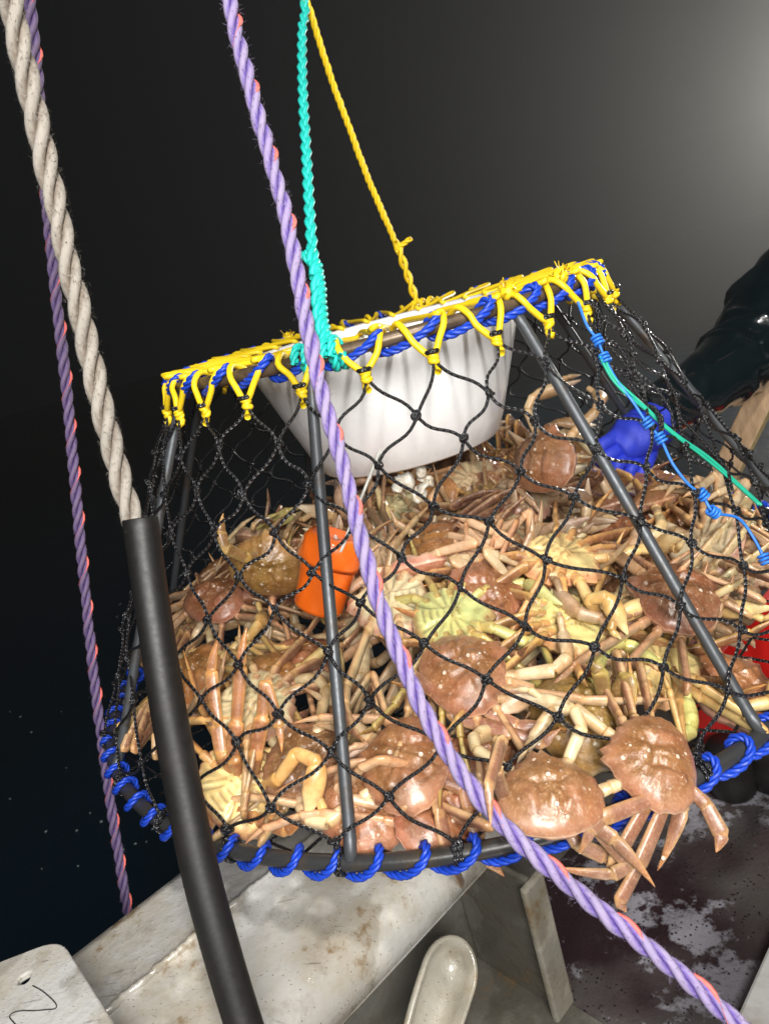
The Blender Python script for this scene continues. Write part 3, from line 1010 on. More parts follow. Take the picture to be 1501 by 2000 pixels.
# grey rope into the black hose
xy = [(-110, -640, .66), (8, -80, .70), (22, 0, .71), (48, 130, .725), (78, 260, .74), (107, 390, .75), (136, 520, .76), (166, 650, .77), (196, 780, .775), (226, 900, .78), (256, 1005, .78), (282, 1100, .78)]
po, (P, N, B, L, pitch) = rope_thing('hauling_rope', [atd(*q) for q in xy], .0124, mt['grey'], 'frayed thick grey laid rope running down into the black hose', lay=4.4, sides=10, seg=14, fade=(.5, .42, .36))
fibres(P, .0124, 3000, .0058, mt['grey'], po)
xy = [(274, 1014, .78), (290, 1130, .78), (308, 1250, .775), (328, 1380, .77), (354, 1520, .765), (386, 1680, .755), (425, 1830, .745), (476, 2000, .735), (530, 2160, .72)]
P = spline([atd(*q) for q in xy], step=.01)
T, N, B = frames(P)
mb = MB()
n = 28
a = np.linspace(0, 2 * PI, n, endpoint=False)
loops = [P[0] + T[0] * .02 + .0142 * (np.cos(a)[:, None] * N[0] + np.sin(a)[:, None] * B[0]), P[0] + .0145 * (np.cos(a)[:, None] * N[0] + np.sin(a)[:, None] * B[0]), P[0] - T[0] * .001 + .0175 * (np.cos(a)[:, None] * N[0] + np.sin(a)[:, None] * B[0])]
for i in range(len(P)):
    fl = 1 + .03 * math.sin(i * .13)
    loops.append(P[i] + .0186 * (fl * np.cos(a)[:, None] * N[i] + np.sin(a)[:, None] * B[i] / fl))
V = np.vstack(loops)
F = [(i * n + j, (i + 1) * n + j, (i + 1) * n + (j + 1) % n, i * n + (j + 1) % n) for i in range(len(loops) - 1) for j in range(n)]
mb.add(V, F)
ho_ = mb.build('rubber_hose', mt['rubber'])
tag(ho_, 'long scuffed black rubber hose sleeving the grey rope', 'hose')

# bridle ropes
APEX = atd(594, 2, 1.33)
def ring_pt(x, y, z=HT, R=RT):
    th = min(np.linspace(0, 2 * PI, 1440), key=lambda a: np.linalg.norm(px((R * math.cos(a), R * math.sin(a), z)) - (x, y)))
    return np.array([R * math.cos(th), R * math.sin(th), z]), th
gb, gth = ring_pt(632, 697)
if depth(gb) > 1.25: gb, gth = np.array([RT * math.cos(-1.75), RT * math.sin(-1.75), HT]), -1.75
mb = MB()
def lerp(a, b, t): return a + (b - a) * t
tp = [APEX + np.array([-.02, 0, .40]), APEX + np.array([-.004, 0, .1]), APEX]
def dd(y): return 1.33 + (depth(gb) - 1.33) * y / 690
add_plait(mb, tp + [atd(x, y, dd(y)) for x, y in ((590, 60), (590, 140), (593, 220), (598, 300), (603, 390), (608, 470), (612, 510), (616, 545))], .0086)
sp = [atd(x, y, dd(y)) for x, y in ((604, 488), (614, 520), (620, 560), (622, 600), (628, 640), (637, 672))]
add_rope(mb, sp, .0105, lay=2.6, strands=2, sides=8, seg=10)
add_rope(mb, [p + RC[:, 0] * .004 for p in sp[1:]], .0085, lay=2.2, strands=3, sides=7, seg=10, phase=1.)
# tail and turns round the ring
add_rope(mb, [atd(583, 492, dd(492)), atd(592, 500, dd(500)), atd(604, 512, dd(512)), atd(614, 530, dd(530))], .0055, lay=2.6, sides=6, seg=8)
for dth in (-.075, -.035, .03, .06):
    th = gth + dth
    e = np.array([math.cos(th), math.sin(th), 0])
    a = np.linspace(0, 2 * PI, 20)
    Q = np.array([RT * e[0], RT * e[1], HT]) + .018 * (np.cos(a)[:, None] * e + np.sin(a)[:, None] * np.array([0, 0, 1])) + np.array([-e[1], e[0], 0]) * (a[:, None] - PI) * .002
    add_rope(mb, Q, .0066, lay=2.6, sides=6, seg=8)
tag(mb.build('bridle_rope', mt['teal']), 'teal braided bridle rope spliced and tied to the front of the top ring', 'rope')
yb, yth = ring_pt(826, 604)
yb = np.array([RT * math.cos(math.radians(74)), RT * math.sin(math.radians(74)), HT])
if np.linalg.norm(px(yb) - (826, 604)) > 60: yb = ring_pt(826, 604)[0]
mb = MB()
def dy(y): return 1.33 + (depth(yb) - 1.33) * y / 600
ypts = [(600, 8), (626, 90), (652, 170), (682, 250), (711, 330), (740, 400), (764, 455), (778, 490)]
add_rope(mb, [APEX + np.array([-.012, 0, .03])] + [atd(x, y, dy(y)) for x, y in ypts], .0072, lay=3.2, sides=7, seg=9)
sp = [atd(x, y, dy(y)) for x, y in ((772, 470), (784, 505), (796, 540), (808, 575), (818, 600), (828, 612))]
add_rope(mb, sp, .0098, lay=3.2, strands=2, sides=8, seg=10)
add_rope(mb, [atd(776, 488, dy(488)), atd(788, 476, dy(476)), atd(803, 465, dy(465))], .0062, lay=3, sides=6, seg=8)
for dth in (-.05, 0, .05):
    th = math.atan2(yb[1], yb[0]) + dth
    e = np.array([math.cos(th), math.sin(th), 0])
    a = np.linspace(0, 2 * PI, 20)
    Q = np.array([RT * e[0], RT * e[1], HT]) + .018 * (np.cos(a)[:, None] * e + np.sin(a)[:, None] * np.array([0, 0, 1])) + np.array([-e[1], e[0], 0]) * (a[:, None] - PI) * .002
    add_rope(mb, Q, .0066, lay=3, sides=6, seg=8)
tag(mb.build('bridle_rope', mt['yrope']), 'yellow bridle rope with a short tail tied to the back of the top ring', 'rope')
# ------------------------------------------------------------------ snow crabs
BROWN, RIMC, CREAM, PINK = np.array([.245, .118, .046]), np.array([.44, .215, .135]), np.array([.62, .54, .325]), np.array([.52, .28, .20])
LEGD, LEGF, LEGE, JOINT, TIP = np.array([.245, .120, .074]), np.array([.60, .47, .275]), np.array([.55, .36, .18]), np.array([.58, .35, .13]), np.array([.50, .22, .06])
BS = 1.13
def outline(phi, seed=0):
    a = np.abs((phi + PI) % (2 * PI) - PI)
    d = np.degrees(a)
    R = np.interp(d, [0, 18, 40, 62, 85, 112, 135, 155, 180], [.0500, .0470, .0455, .0490, .0540, .0565, .0535, .0480, .0460])
    R = R + .0075 * np.exp(-((d - 7) / 4.0) ** 2)
    R = R + .0026 * np.maximum(0, np.sin(a * 24 + seed)) ** 2 * ((d > 28) & (d < 125))
    return R * BS
def body(mb, seed, flat=1.0):
    r = np.random.default_rng(seed)
    n = 64
    phi = np.linspace(-PI, PI, n, endpoint=False)
    Ro = outline(phi, seed)
    st = np.concatenate([np.linspace(.06, .8, 13), [.86, .91, .95, .98, 1.0]])
    sb = np.concatenate([[.985, .95, .90], np.linspace(.82, .06, 13)])
    V, C = [], []
    nb = 46
    bx, by = r.uniform(-.046, .046, nb), r.uniform(-.044, .040, nb)
    bh, bw = r.uniform(.0008, .0021, nb), r.uniform(.0022, .0042, nb)
    def top(x, y, s):
        z = .0195 * flat * (1 - np.clip(s, 0, 1) ** 2.8) ** .66
        z = z * (1 + .10 * np.sin(y * 40 + .6))
        # gastric, cardiac and branchial swellings
        G = lambda cx, cy, sx, sy: np.exp(-((np.abs(x) - cx) / sx) ** 2 - ((y - cy) / sy) ** 2)
        z = z + (.0046 * G(.026, -.014, .013, .020) + .0042 * G(0, .016, .014, .012) + .0036 * G(0, -.020, .010, .012) + .0030 * G(.033, .014, .008, .010) - .0030 * G(.013, -.004, .005, .016)) * (1 - s ** 5)
        # cervical and branchial grooves
        g = np.exp(-((y - .006 - 7 * x * x) / .0035) ** 2) * .0026 + np.exp(-((np.abs(x) - .013 - .25 * np.abs(y)) / .0033) ** 2) * .0019 * (y < .012)
        z = z - g * (1 - s ** 4)
        for k in range(nb):
            z = z + 1.6 * bh[k] * np.exp(-((x - bx[k]) ** 2 + (y - by[k]) ** 2) / bw[k] ** 2) * (1 - s ** 6)
        return z, g
    for s in st:
        x, y = Ro * s * np.sin(phi), Ro * s * np.cos(phi)
        z, g = top(x, y, s)
        V.append(np.stack([x, y, z + .001], 1))
        f = np.clip((s - .72) / .28, 0, 1)
        c = BROWN * (1 - .65 * f) + RIMC * .65 * f
        c = np.tile(c, (n, 1)) * (1 - 50 * g[:, None]).clip(.65, 1)
        lob = np.exp(-((np.abs(x) - .028) / .016) ** 2 - ((y + .014) / .022) ** 2)[:, None]
        C.append(c * (1 - .24 * lob) + .24 * lob * RIMC * np.array([1.05, .9, .95]))
    V.append(np.stack([Ro * 1.012 * np.sin(phi), Ro * 1.012 * np.cos(phi), np.full(n, -.0006)], 1))
    C.append(np.tile(np.array([.70, .46, .30]), (n, 1)))
    for s in sb:
        x, y = Ro * s * np.sin(phi), Ro * s * np.cos(phi)
        inset = np.clip((1 - s) / .14, 0, 1)
        z = -.0022 - .0165 * inset ** .7 * (1 - .12 * s) * flat ** .5
        ang = np.degrees(np.abs(np.arctan2(x, y)))
        g = np.zeros(n)
        for a0 in (48, 72, 96, 121, 146):
            g = np.maximum(g, np.exp(-((ang - a0) / 3.2) ** 2) * (s > .28) * (s < .9))
        ab = (np.abs(x) < .0145 + .10 * (y + .004)) if False else (np.abs(x) < .011 - .16 * (y + .012).clip(-.035, .02)) & (y < .014)
        z = z - np.where(ab, .0030, 0)
        seg = np.where(ab, np.exp(-((np.mod(y + .05, .0095) - .00475) / .0011) ** 2), 0)
        z = z + .0034 * g * (~ab) + .0026 * seg
        V.append(np.stack([x, y, z], 1))
        f = np.clip((s - .78) / .2, 0, 1)
        c = CREAM * (1 - f) + PINK * f
        c = np.tile(c, (n, 1)) * (1 - .62 * np.maximum(g * (~ab), seg))[:, None]
        C.append(c)
    V = np.vstack([[[0, 0, top(np.zeros(1), np.zeros(1), 0.)[0][0] + .001]], np.vstack(V), [[0, 0, -.0205]]])
    C = np.vstack([[BROWN], np.vstack(C), [CREAM]])
    k = len(st) + 1 + len(sb)
    i, j = np.meshgrid(np.arange(k - 1), np.arange(n), indexing='ij')
    F = np.stack([1 + i * n + j, 1 + (i + 1) * n + j, 1 + (i + 1) * n + (j + 1) % n, 1 + i * n + (j + 1) % n], -1).reshape(-1, 4)
    base = mb.n
    mb.add(V, F, None, C)
    jj = np.arange(n)
    tri = np.vstack([np.stack([np.zeros(n, int), 1 + jj, 1 + (jj + 1) % n], 1),
                     np.stack([np.full(n, len(V) - 1), 1 + (k - 1) * n + (jj + 1) % n, 1 + (k - 1) * n + jj], 1)]) + base
    mb.f.append(tri); mb.uv.append(np.zeros((len(tri), 3, 2))); mb.mi.append(np.zeros(len(tri), int)); mb.v.append(np.zeros((0, 3))); mb.c.append(np.zeros((0, 3)))
    # eyes, mouthparts
    for s in (-1, 1):
        blob(mb, (s * .0085, .0530, .0035), (.0028, .0028, .0028), (.02, .015, .012))
        blob(mb, (s * .0045, .046, -.011), (.0045, .007, .006), PINK * 1.05)
        blob(mb, (s * .0125, .045, -.009), (.004, .006, .005), RIMC)
def blob(mb, c, r, col, n=8):
    a = np.linspace(0, 2 * PI, n, endpoint=False)
    V = [np.array([0, 0, 1.])]
    for t in (.25, .5, .75):
        V += [np.array([math.sin(PI * t) * math.cos(q), math.sin(PI * t) * math.sin(q), math.cos(PI * t)]) for q in a]
    V.append(np.array([0, 0, -1.]))
    V = np.array(V) * np.asarray(r) + np.asarray(c)
    F = [(1 + i * n + j, 1 + (i + 1) * n + j, 1 + (i + 1) * n + (j + 1) % n, 1 + i * n + (j + 1) % n) for i in range(2) for j in range(n)]
    base = mb.n
    mb.add(V, F, None, np.asarray(col, float))
    tri = np.array([(0, 1 + j, 1 + (j + 1) % n) for j in range(n)] + [(len(V) - 1, 1 + 2 * n + (j + 1) % n, 1 + 2 * n + j) for j in range(n)]) + base
    mb.f.append(tri); mb.uv.append(np.zeros((len(tri), 3, 2))); mb.mi.append(np.zeros(len(tri), int)); mb.v.append(np.zeros((0, 3))); mb.c.append(np.zeros((0, 3)))
SIDES = 12
def limb(mb, J, W, N, kind='leg', tint=1.0):
    """One limb: J joints, W (wide, thin) half sizes per segment, N normal of its bending plane."""
    pts, wd, jt, tp = [], [], [], []
    J = [np.asarray(p, float) for p in J]
    for s in range(len(J) - 1):
        a, b = J[s], J[s + 1]
        w, t = W[s]
        last = s == len(J) - 2
        if kind == 'leg' and last:
            prof = [(0, .80), (.10, 1.), (.3, .88), (.55, .62), (.8, .34), (.93, .16), (1., .05)]
        elif kind == 'palm' and last:
            prof = [(0, .55), (.12, .9), (.3, 1.), (.5, .95), (.62, .72), (.75, .48), (.88, .30), (.97, .15), (1., .05)]
        else:
            prof = [(.0, .80), (.05, .86), (.13, .90), (.35, .95), (.65, 1.0), (.86, 1.04), (.94, 1.03), (.985, .92)]
        nxt = W[s + 1][0] if not last else 0
        for q, f in prof:
            p = a + (b - a) * q
            if last and kind == 'leg':           # the claw-like tip curves in
                p = p + np.cross(N, norm(b - a)) * (-.10 * np.linalg.norm(b - a)) * (q * q - q) * 1.0
            pts.append(p)
            wd.append((w * f, t * f))
            jt.append(1. if (q < .07 or q > .92) and not (last and q > .5) else 0.)
            tp.append(max(0, (q - .35) / .65) if last and kind != 'blunt' else 0.)
    P, wd = np.array(pts), np.array(wd)
    T = norm(np.gradient(P, axis=0))
    Wd = norm(np.cross(N, T))
    Nn = np.cross(T, Wd)
    a = np.linspace(0, 2 * PI, SIDES, endpoint=False)
    ca, sa = np.cos(a), np.sin(a)
    sq = lambda v: np.sign(v) * np.abs(v) ** .82
    V = P[:, None] + wd[:, 0, None, None] * sq(ca)[None, :, None] * Wd[:, None] + wd[:, 1, None, None] * sq(sa)[None, :, None] * Nn[:, None]
    n = len(P)
    side = sa[None, :, None]
    edge = np.abs(ca)[None, :, None] ** 3
    if kind in ('leg', 'blunt'):
        C = np.where(side > -.35, LEGD, np.where(side < -.55, LEGF, LEGE)) * np.ones((n, 1, 1))
        C = C * (1 - .8 * edge ** 1.6) + LEGE * .8 * edge ** 1.6
    else:
        C = np.where(side > .1, LEGE * .9, LEGF * 1.05) * np.ones((n, 1, 1))
        C = C * (1 - .5 * edge) + LEGF * .5 * edge
    jt = np.array(jt)[:, None, None]
    C = C * (1 - .4 * jt) + JOINT * .4 * jt
    tp = np.array(tp)[:, None, None]
    tc = TIP if kind == 'leg' else np.array([.80, .74, .62])
    C = C * (1 - .7 * tp) + tc * .7 * tp
    C = C * tint
    V = np.vstack([V.reshape(-1, 3), P[-1][None], P[0][None]])
    C = np.vstack([C.reshape(-1, 3), C[-1].mean(0)[None], C[0].mean(0)[None]])
    i, j = np.meshgrid(np.arange(n - 1), np.arange(SIDES), indexing='ij')
    F = np.stack([i * SIDES + j, i * SIDES + (j + 1) % SIDES, (i + 1) * SIDES + (j + 1) % SIDES, (i + 1) * SIDES + j], -1).reshape(-1, 4)
    base = mb.n
    mb.add(V, F, None, C)
    k = np.arange(SIDES)
    tri = np.vstack([np.stack([(n - 1) * SIDES + k, (n - 1) * SIDES + (k + 1) % SIDES, np.full(SIDES, n * SIDES)], 1),
                     np.stack([(k + 1) % SIDES, k, np.full(SIDES, n * SIDES + 1)], 1)]) + base
    mb.f.append(tri); mb.uv.append(np.zeros((len(tri), 3, 2))); mb.mi.append(np.zeros(len(tri), int)); mb.v.append(np.zeros((0, 3))); mb.c.append(np.zeros((0, 3)))
WLEG = [(.0084, .0062), (.0096, .0050), (.0084, .0050), (.0070, .0040), (.0048, .0030)]
LLEN = [.020, .086, .028, .058, .038]
def dirv(s, az, e):
    return np.array([s * math.sin(az) * math.cos(e), math.cos(az) * math.cos(e), math.sin(e)])
ROOTS = [(.041, .023, 56), (.046, .007, 82), (.045, -.012, 108), (.037, -.029, 140)]
def leg(mb, s, i, az, e1, b, roll=0., scale=1.):
    x, y, _ = ROOTS[i]
    J = [np.array([s * x * .72, y * .9, -.011]), np.array([s * x, y, -.010])]
    J.append(J[-1] + dirv(s, az, -.1) * LLEN[0])
    e = e1
    N = norm(np.cross(dirv(s, az, 0), np.array([0, 0, 1.])))
    for k in range(1, 5):
        d = dirv(s, az, e)
        if roll: d = d + N * roll * (k - 1) * .35
        J.append(J[-1] + norm(d) * LLEN[k] * scale)
        e -= b[k - 1] if k - 1 < len(b) else 0
    if N @ np.array([0, 1., 0]) < 0: N = -N
    limb(mb, J, [(.0085, .0072)] + [(w * (1 if i < 3 else .85), t) for w, t in WLEG], N)
def claw(mb, s, az, e1, b1, b2, opening=.35, scale=1.):
    J = [np.array([s * .020, .024, -.010]), np.array([s * .028, .036, -.010])]
    N0 = norm(np.cross(dirv(s, az, 0), np.array([0, 0, 1.])))
    az2 = az
    for L, da, e in ((.016, 0, -.1), (.044, 0, e1), (.024, -b1, e1 - .2)):
        az2 += da
        J.append(J[-1] + dirv(s, az2, e) * L * scale)
    az2 -= b2
    d = dirv(s, az2, e1 - .5)
    N = norm(np.cross(d, np.array([0, 0, 1.])))
    palm = J[-1] + d * .074 * scale
    limb(mb, J + [palm], [(.0080, .0070), (.0082, .0075), (.0088, .0075), (.0088, .0080), (.0128 * scale, .0098)], N, 'palm')
    w = norm(np.cross(N, d))
    r0 = J[-1] + d * .036 * scale + w * .004
    r1 = r0 + d * .018 * scale + w * .010 * (1 + opening)
    r2 = r0 + d * .040 * scale + w * (.002 + .010 * opening)
    limb(mb, [r0, r1, r2], [(.0052, .0048), (.0044, .0040)], N, 'palm')
POSES = [
    dict(e=(-14, 6), b=((12, 9), (15, 8), (18, 8)), bundle=1),      # back up: legs of a side lie together
    dict(e=(-5, 8), b=((142, 10), (10, 8), (15, 8)), bundle=1),     # folded double under the body
    dict(e=(-12, 8), b=((26, 14), (20, 9), (20, 8))),               # spread and limp
    dict(e=(-10, 8), b=((20, 12), (22, 9), (20, 8)), sw=30, bundle=1),
    dict(e=(16, 7), b=((20, 10), (18, 8), (16, 8)), bundle=1),      # belly up
    dict(e=(14, 8), b=((146, 10), (6, 8), (12, 8)), bundle=1),      # folded double over the belly
    dict(e=(18, 8), b=((24, 14), (18, 8), (18, 8))),
    dict(e=(12, 8), b=((55, 18), (25, 9), (18, 8)), bundle=1),
]
for p_ in POSES: p_.setdefault('sw', 0)
def crab_mesh(seed, pose):
    r = random.Random(seed)
    mb = MB()
    body(mb, seed, r.uniform(.85, 1.08))
    p = POSES[pose]
    for s in (-1, 1):
        sd = r.gauss(0, 8)
        az0 = r.uniform(65, 145)
        rl = r.gauss(0, .3)
        for i in range(4):
            if r.random() < .04: continue
            az = math.radians(az0 + (i - 1.5) * 9 + r.gauss(0, 4) if p.get('bundle') else ROOTS[i][2] + p['sw'] * (1 - .15 * i) + sd + r.gauss(0, 7))
            e1 = math.radians(r.gauss(*p['e']))
            b = [math.radians(r.gauss(*q)) for q in p['b']]
            leg(mb, s, i, az, e1, b, rl + r.gauss(0, .12), (.96, 1.05, 1.0, .74)[i])
        claw(mb, s, math.radians(r.gauss(38, 12)), math.radians(r.gauss(0, 18)), math.radians(r.gauss(45, 20)), math.radians(r.gauss(50, 20)), r.uniform(0, 1), 1.1)
    return mb.mesh('snow_crab', mt['crab'])
VAR = [crab_mesh(100 + k, k % 4 if k < 14 else 4 + k % 4) for k in range(28)]
CRABS = []
TINT = {'brown': (1, 1, 1), 'pinkish': (1.08, .93, .98), 'olive': (.92, 1.12, .70), 'dark brown': (.66, .60, .62), 'golden': (1.12, 1.06, .74)}
def put(mesh, loc, Mx, tint, scale, pose):
    o = bpy.data.objects.new('snow_crab', mesh)
    COL.objects.link(o)
    R4 = Matrix([list(r) for r in Mx]).to_4x4()
    o.matrix_world = Matrix.Translation(Vector(loc)) @ R4 @ Matrix.Scale(scale, 4)
    v = rnd.uniform(.82, 1.2)
    o.color = (*[c * v * rnd.uniform(.96, 1.04) for c in TINT[tint]], 1)
    CRABS.append(dict(o=o, loc=np.array(loc), tint=tint, pose=pose))
    return o
def basis(n, yaw_dir):
    """Columns x, y (head), z (back) from the back's normal and a head direction."""
    z = norm(n)
    y = norm(np.asarray(yaw_dir, float) - z * (np.asarray(yaw_dir, float) @ z))
    return np.stack([np.cross(y, z), y, z], 1)
# --- hand-posed crabs at the front, limbs laid out where they hang
def from_cam(v):                        # direction given as right, up, towards the camera
    return RC @ np.asarray(v, float)
def hero(px_, py_, d, nrm, head, tint, pose, seed, limbs=(), claws=(), scale=1., auto=(), flat=1., var=None, outside=False, dip=.052):
    dl = 0. if outside else max(0., depth(cone_hit(px_, py_)) + dip - d)
    d += dl
    c = atd(px_, py_, d)
    B_ = basis(from_cam(nrm), from_cam(head))
    mb = MB()
    body(mb, seed, flat)
    r = random.Random(seed)
    def loc(q):
        x_, y_, d_ = q
        if not outside: d_ = max(d_ + dl, depth(cone_hit(x_, y_)) + .014)
        return (B_.T @ (atd(x_, y_, d_) - c)) / scale
    for ii, pts in enumerate(limbs):
        J = [loc(q) for q in pts]
        root = J[0] * .45
        root[2] = -.010
        J = [root] + J
        view = B_.T @ (-FWD)
        v1, v2 = norm(J[2] - J[1]), norm(J[3] - J[2]) if len(J) > 3 else norm(J[2] - J[1])
        N = np.cross(v1, v2)
        N = norm(N) if np.linalg.norm(N) > .12 else norm(view - v1 * (view @ v1))
        if N @ view < 0: N = -N
        N = norm(N + .9 * view)
        k = len(J) - 1
        first = np.linalg.norm(J[2] - J[1])
        W = [(.0088, .0074)] + (WLEG if first < .032 else WLEG[1:])
        W = (W + [WLEG[-1]] * 4)[:k]
        limb(mb, J, W, N, 'leg' if np.linalg.norm(J[-1] - J[-2]) < .078 else 'blunt')
    for pts in claws:
        J = [loc(q) for q in pts]
        root = J[0] * .5; root[2] = -.008
        J = [root] + J
        view = B_.T @ (-FWD)
        k = len(J) - 1
        W = [(.0085, .0075)] * (k - 1) + [(.0135, .0100)]
        limb(mb, J, W, view, 'palm')
        d_ = norm(J[-1] - J[-2]); L = np.linalg.norm(J[-1] - J[-2])
        w = norm(np.cross(view, d_))
        if r.random() < .5: w = -w
        r0 = J[-2] + d_ * L * .48 + w * .004
        limb(mb, [r0, r0 + d_ * L * .26 + w * .012, r0 + d_ * L * .55 + w * .006], [(.0054, .005), (.0046, .004)], view, 'palm')
    p = POSES[var if var is not None else 1]
    for (s, i) in auto:
        if i < 4:
            best = None
            for g in range(60):
                pp = POSES[(var if var is not None else 1) if g < 8 else r.randrange(len(POSES))]
                ar = (s, i, math.radians(ROOTS[i][2] + pp['sw'] + r.gauss(0, 9)), math.radians(r.gauss(*pp['e'])), [math.radians(r.gauss(*q)) for q in pp['b']], r.gauss(0, .3), (.96, 1.05, 1.0, .74)[i])
                tm = MB()
                leg(tm, *ar)
                W = np.concatenate(tm.v)[::7] @ B_.T * scale + c
                cost = np.maximum(0, np.hypot(W[:, 0], W[:, 1]) - cone_r(W[:, 2]) + .004).sum() * 3 + 5 * np.maximum(0, .004 - W[:, 2]).sum() + np.maximum(0, W[:, 2] - np.maximum(target(W[:, 0], W[:, 1]), .03) - .03).sum()
                if best is None or cost < best[0] - 1e-6: best = (cost, ar)
                if best[0] < 1e-3: break
            if best[0] < .6: leg(mb, *best[1])
        else:
            claw(mb, s, math.radians(r.gauss(38, 10)), math.radians(r.gauss(0, 15)), math.radians(45), math.radians(50), r.uniform(0, 1), 1.1)
    o = put(mb.mesh('snow_crab', mt['crab']), c, B_, tint, scale, pose)
    CRABS[-1]['hero'] = True
    return o
def target(x, y):                       # how high the heap stands in the pot
    r = np.hypot(x, y)
    base = .050 + .130 * np.maximum(0., 1 - (r / .66) ** 2.2)
    return (base + .055 * np.exp(-((x - .30) ** 2 + (y - .26) ** 2) / .05) - .02 * np.exp(-((x + .35) ** 2 + (y + .1) ** 2) / .05)
            + .03 * np.exp(-((x + .42) ** 2 + (y - .2) ** 2) / .03))
ALL = [(s, i) for s in (-1, 1) for i in range(5)]
LEGS = [(s, i) for s in (-1, 1) for i in range(4)]
# crab outside the net, right of the lavender rope
A = hero(1072, 1553, .775, (-.05, .80, .60), (-.10, .55, -.83), 'brown', 'back up', 31, scale=.88,
    limbs=[[(985, 1560, .775), (964, 1505, .74), (978, 1442, .70), (953, 1540, .655), (957, 1615, .645)],
           [(1140, 1598, .765), (1200, 1640, .75), (1278, 1732, .735)],
           [(1120, 1615, .77), (1148, 1600, .765), (1230, 1690, .755), (1195, 1708, .75), (1075, 1692, .75)],
           [(1105, 1618, .78), (1128, 1650, .775), (1180, 1672, .775), (1215, 1690, .77)]],
    auto=[(-1, 0), (1, 0), (-1, 1), (-1, 4), (1, 4)], var=3, outside=True)
B = hero(1272, 1487, .80, (.06, .70, .71), (-.93, .26, .1), 'brown', 'back up', 33, scale=.89,
    limbs=[[(1335, 1537, .775), (1175, 1598, .755), (1152, 1622, .75), (1130, 1668, .75)],
           [(1345, 1540, .78), (1378, 1572, .77), (1408, 1630, .76), (1397, 1665, .755)],
           [(1312, 1556, .775), (1296, 1575, .77), (1246, 1692, .755), (1208, 1762, .75), (1222, 1782, .75)],
           [(1332, 1562, .78), (1330, 1580, .775), (1283, 1700, .77)],
           [(1300, 1550, .785), (1262, 1572, .775), (1196, 1688, .765), (1192, 1712, .765)]],
    auto=[(1, 0), (1, 1), (1, 2), (-1, 4), (1, 4)], var=3, outside=True)
# belly-up crab against the net at front left
hero(478, 1535, .90, (.10, -.55, -.84), (.5, .75, .2), 'golden', 'belly up', 37, scale=1.06,
    limbs=[[(432, 1470, .86), (425, 1415, .84), (412, 1310, .83), (428, 1240, .83)],
           [(455, 1480, .85), (462, 1410, .83), (470, 1300, .82), (482, 1225, .82)],
           [(500, 1470, .85), (512, 1400, .83), (520, 1330, .82), (545, 1420, .815), (550, 1470, .81)],
           [(470, 1590, .87), (500, 1600, .86), (560, 1620, .84), (588, 1610, .83)],
           [(420, 1590, .88), (400, 1620, .87), (395, 1500, .86)]],
    claws=[[(545, 1520, .85), (580, 1470, .83), (622, 1490, .82), (598, 1608, .81)]], auto=[(1, 1), (1, 2)], var=6)
# crab left of centre, brown back
hero(905, 1312, .93, (-.25, .70, .66), (.75, .55, -.1), 'brown', 'back up', 41, scale=1.0,
    limbs=[[(960, 1345, .92), (985, 1350, .90), (1068, 1370, .885), (1095, 1380, .88)],
           [(930, 1360, .92), (945, 1385, .90), (1010, 1420, .88), (1085, 1415, .87)],
           [(880, 1370, .92), (885, 1400, .90), (1000, 1432, .87), (1060, 1452, .865), (1095, 1422, .86)],
           [(845, 1350, .92), (800, 1320, .90), (790, 1290, .9)]],
    claws=[[(955, 1330, .93), (1000, 1335, .91), (1040, 1350, .90), (960, 1400, .89)]], auto=[(1, 0), (1, 1), (1, 2), (1, 4)], var=2)
# olive crab
hero(1130, 1408, .90, (-.1, .62, .78), (.8, .45, -.1), 'olive', 'back up', 43, scale=1.02, flat=1.1,
    limbs=[[(1180, 1370, .89), (1170, 1310, .87), (1150, 1290, .87)], [(1200, 1360, .89), (1225, 1320, .87), (1240, 1380, .86)]],
    auto=[(-1, 0), (-1, 1), (-1, 2), (1, 2), (1, 4), (-1, 4)], var=0)
# belly-up pale crab in the middle
hero(1112, 1225, 1.0, (-.1, -.78, -.62), (.05, -.85, .5), 'golden', 'belly up', 45, scale=1.0,
    claws=[[(1165, 1200, .98), (1150, 1170, .96), (1185, 1165, .95), (1225, 1240, .94)]], auto=[(s, i) for s in (-1, 1) for i in range(4)], var=6)
hero(1285, 1310, .98, (.05, -.80, -.60), (.9, .2, .1), 'golden', 'belly up', 47, auto=ALL, var=6)
hero(1430, 1345, .97, (.1, .75, .65), (.6, .5, -.3), 'pinkish', 'back up', 49, auto=ALL, scale=1.05, var=3)
hero(790, 1490, .88, (-.25, .72, .64), (-.85, .3, .1), 'brown', 'back up', 51, auto=ALL, scale=1.02, var=1,
    limbs=[[(850, 1545, .85), (858, 1590, .83), (872, 1660, .825), (884, 1690, .82), (912, 1748, .82)], [(905, 1540, .86), (915, 1580, .85), (935, 1640, .84), (952, 1680, .83), (984, 1712, .835)]])
hero(600, 1490, .95, (.0, .5, .86), (-.3, .8, .0), 'brown', 'back up', 53, auto=ALL, scale=.95, var=1)
hero(965, 1500, .90, (.2, .65, .7), (.2, .8, -.3), 'pinkish', 'back up', 55, auto=ALL, scale=1.0, var=3)
def heap_d(x, y):                       # depth of the heap's surface along a pixel's ray
    r_ = ray(x, y)
    for t_ in np.linspace(.75, 1.9, 1200):
        p = CAM + r_ * t_
        if p[2] < float(target(p[0], p[1])) + .006: return t_
    return 1.3
hero(705, 1580, .86, (-.1, .70, .70), (.6, .6, -.2), 'brown', 'back up', 61, auto=ALL, scale=.98, var=3)
hero(850, 1590, .86, (.2, .75, .62), (-.5, .5, -.3), 'pinkish', 'back up', 63, auto=ALL, scale=.92, var=3)
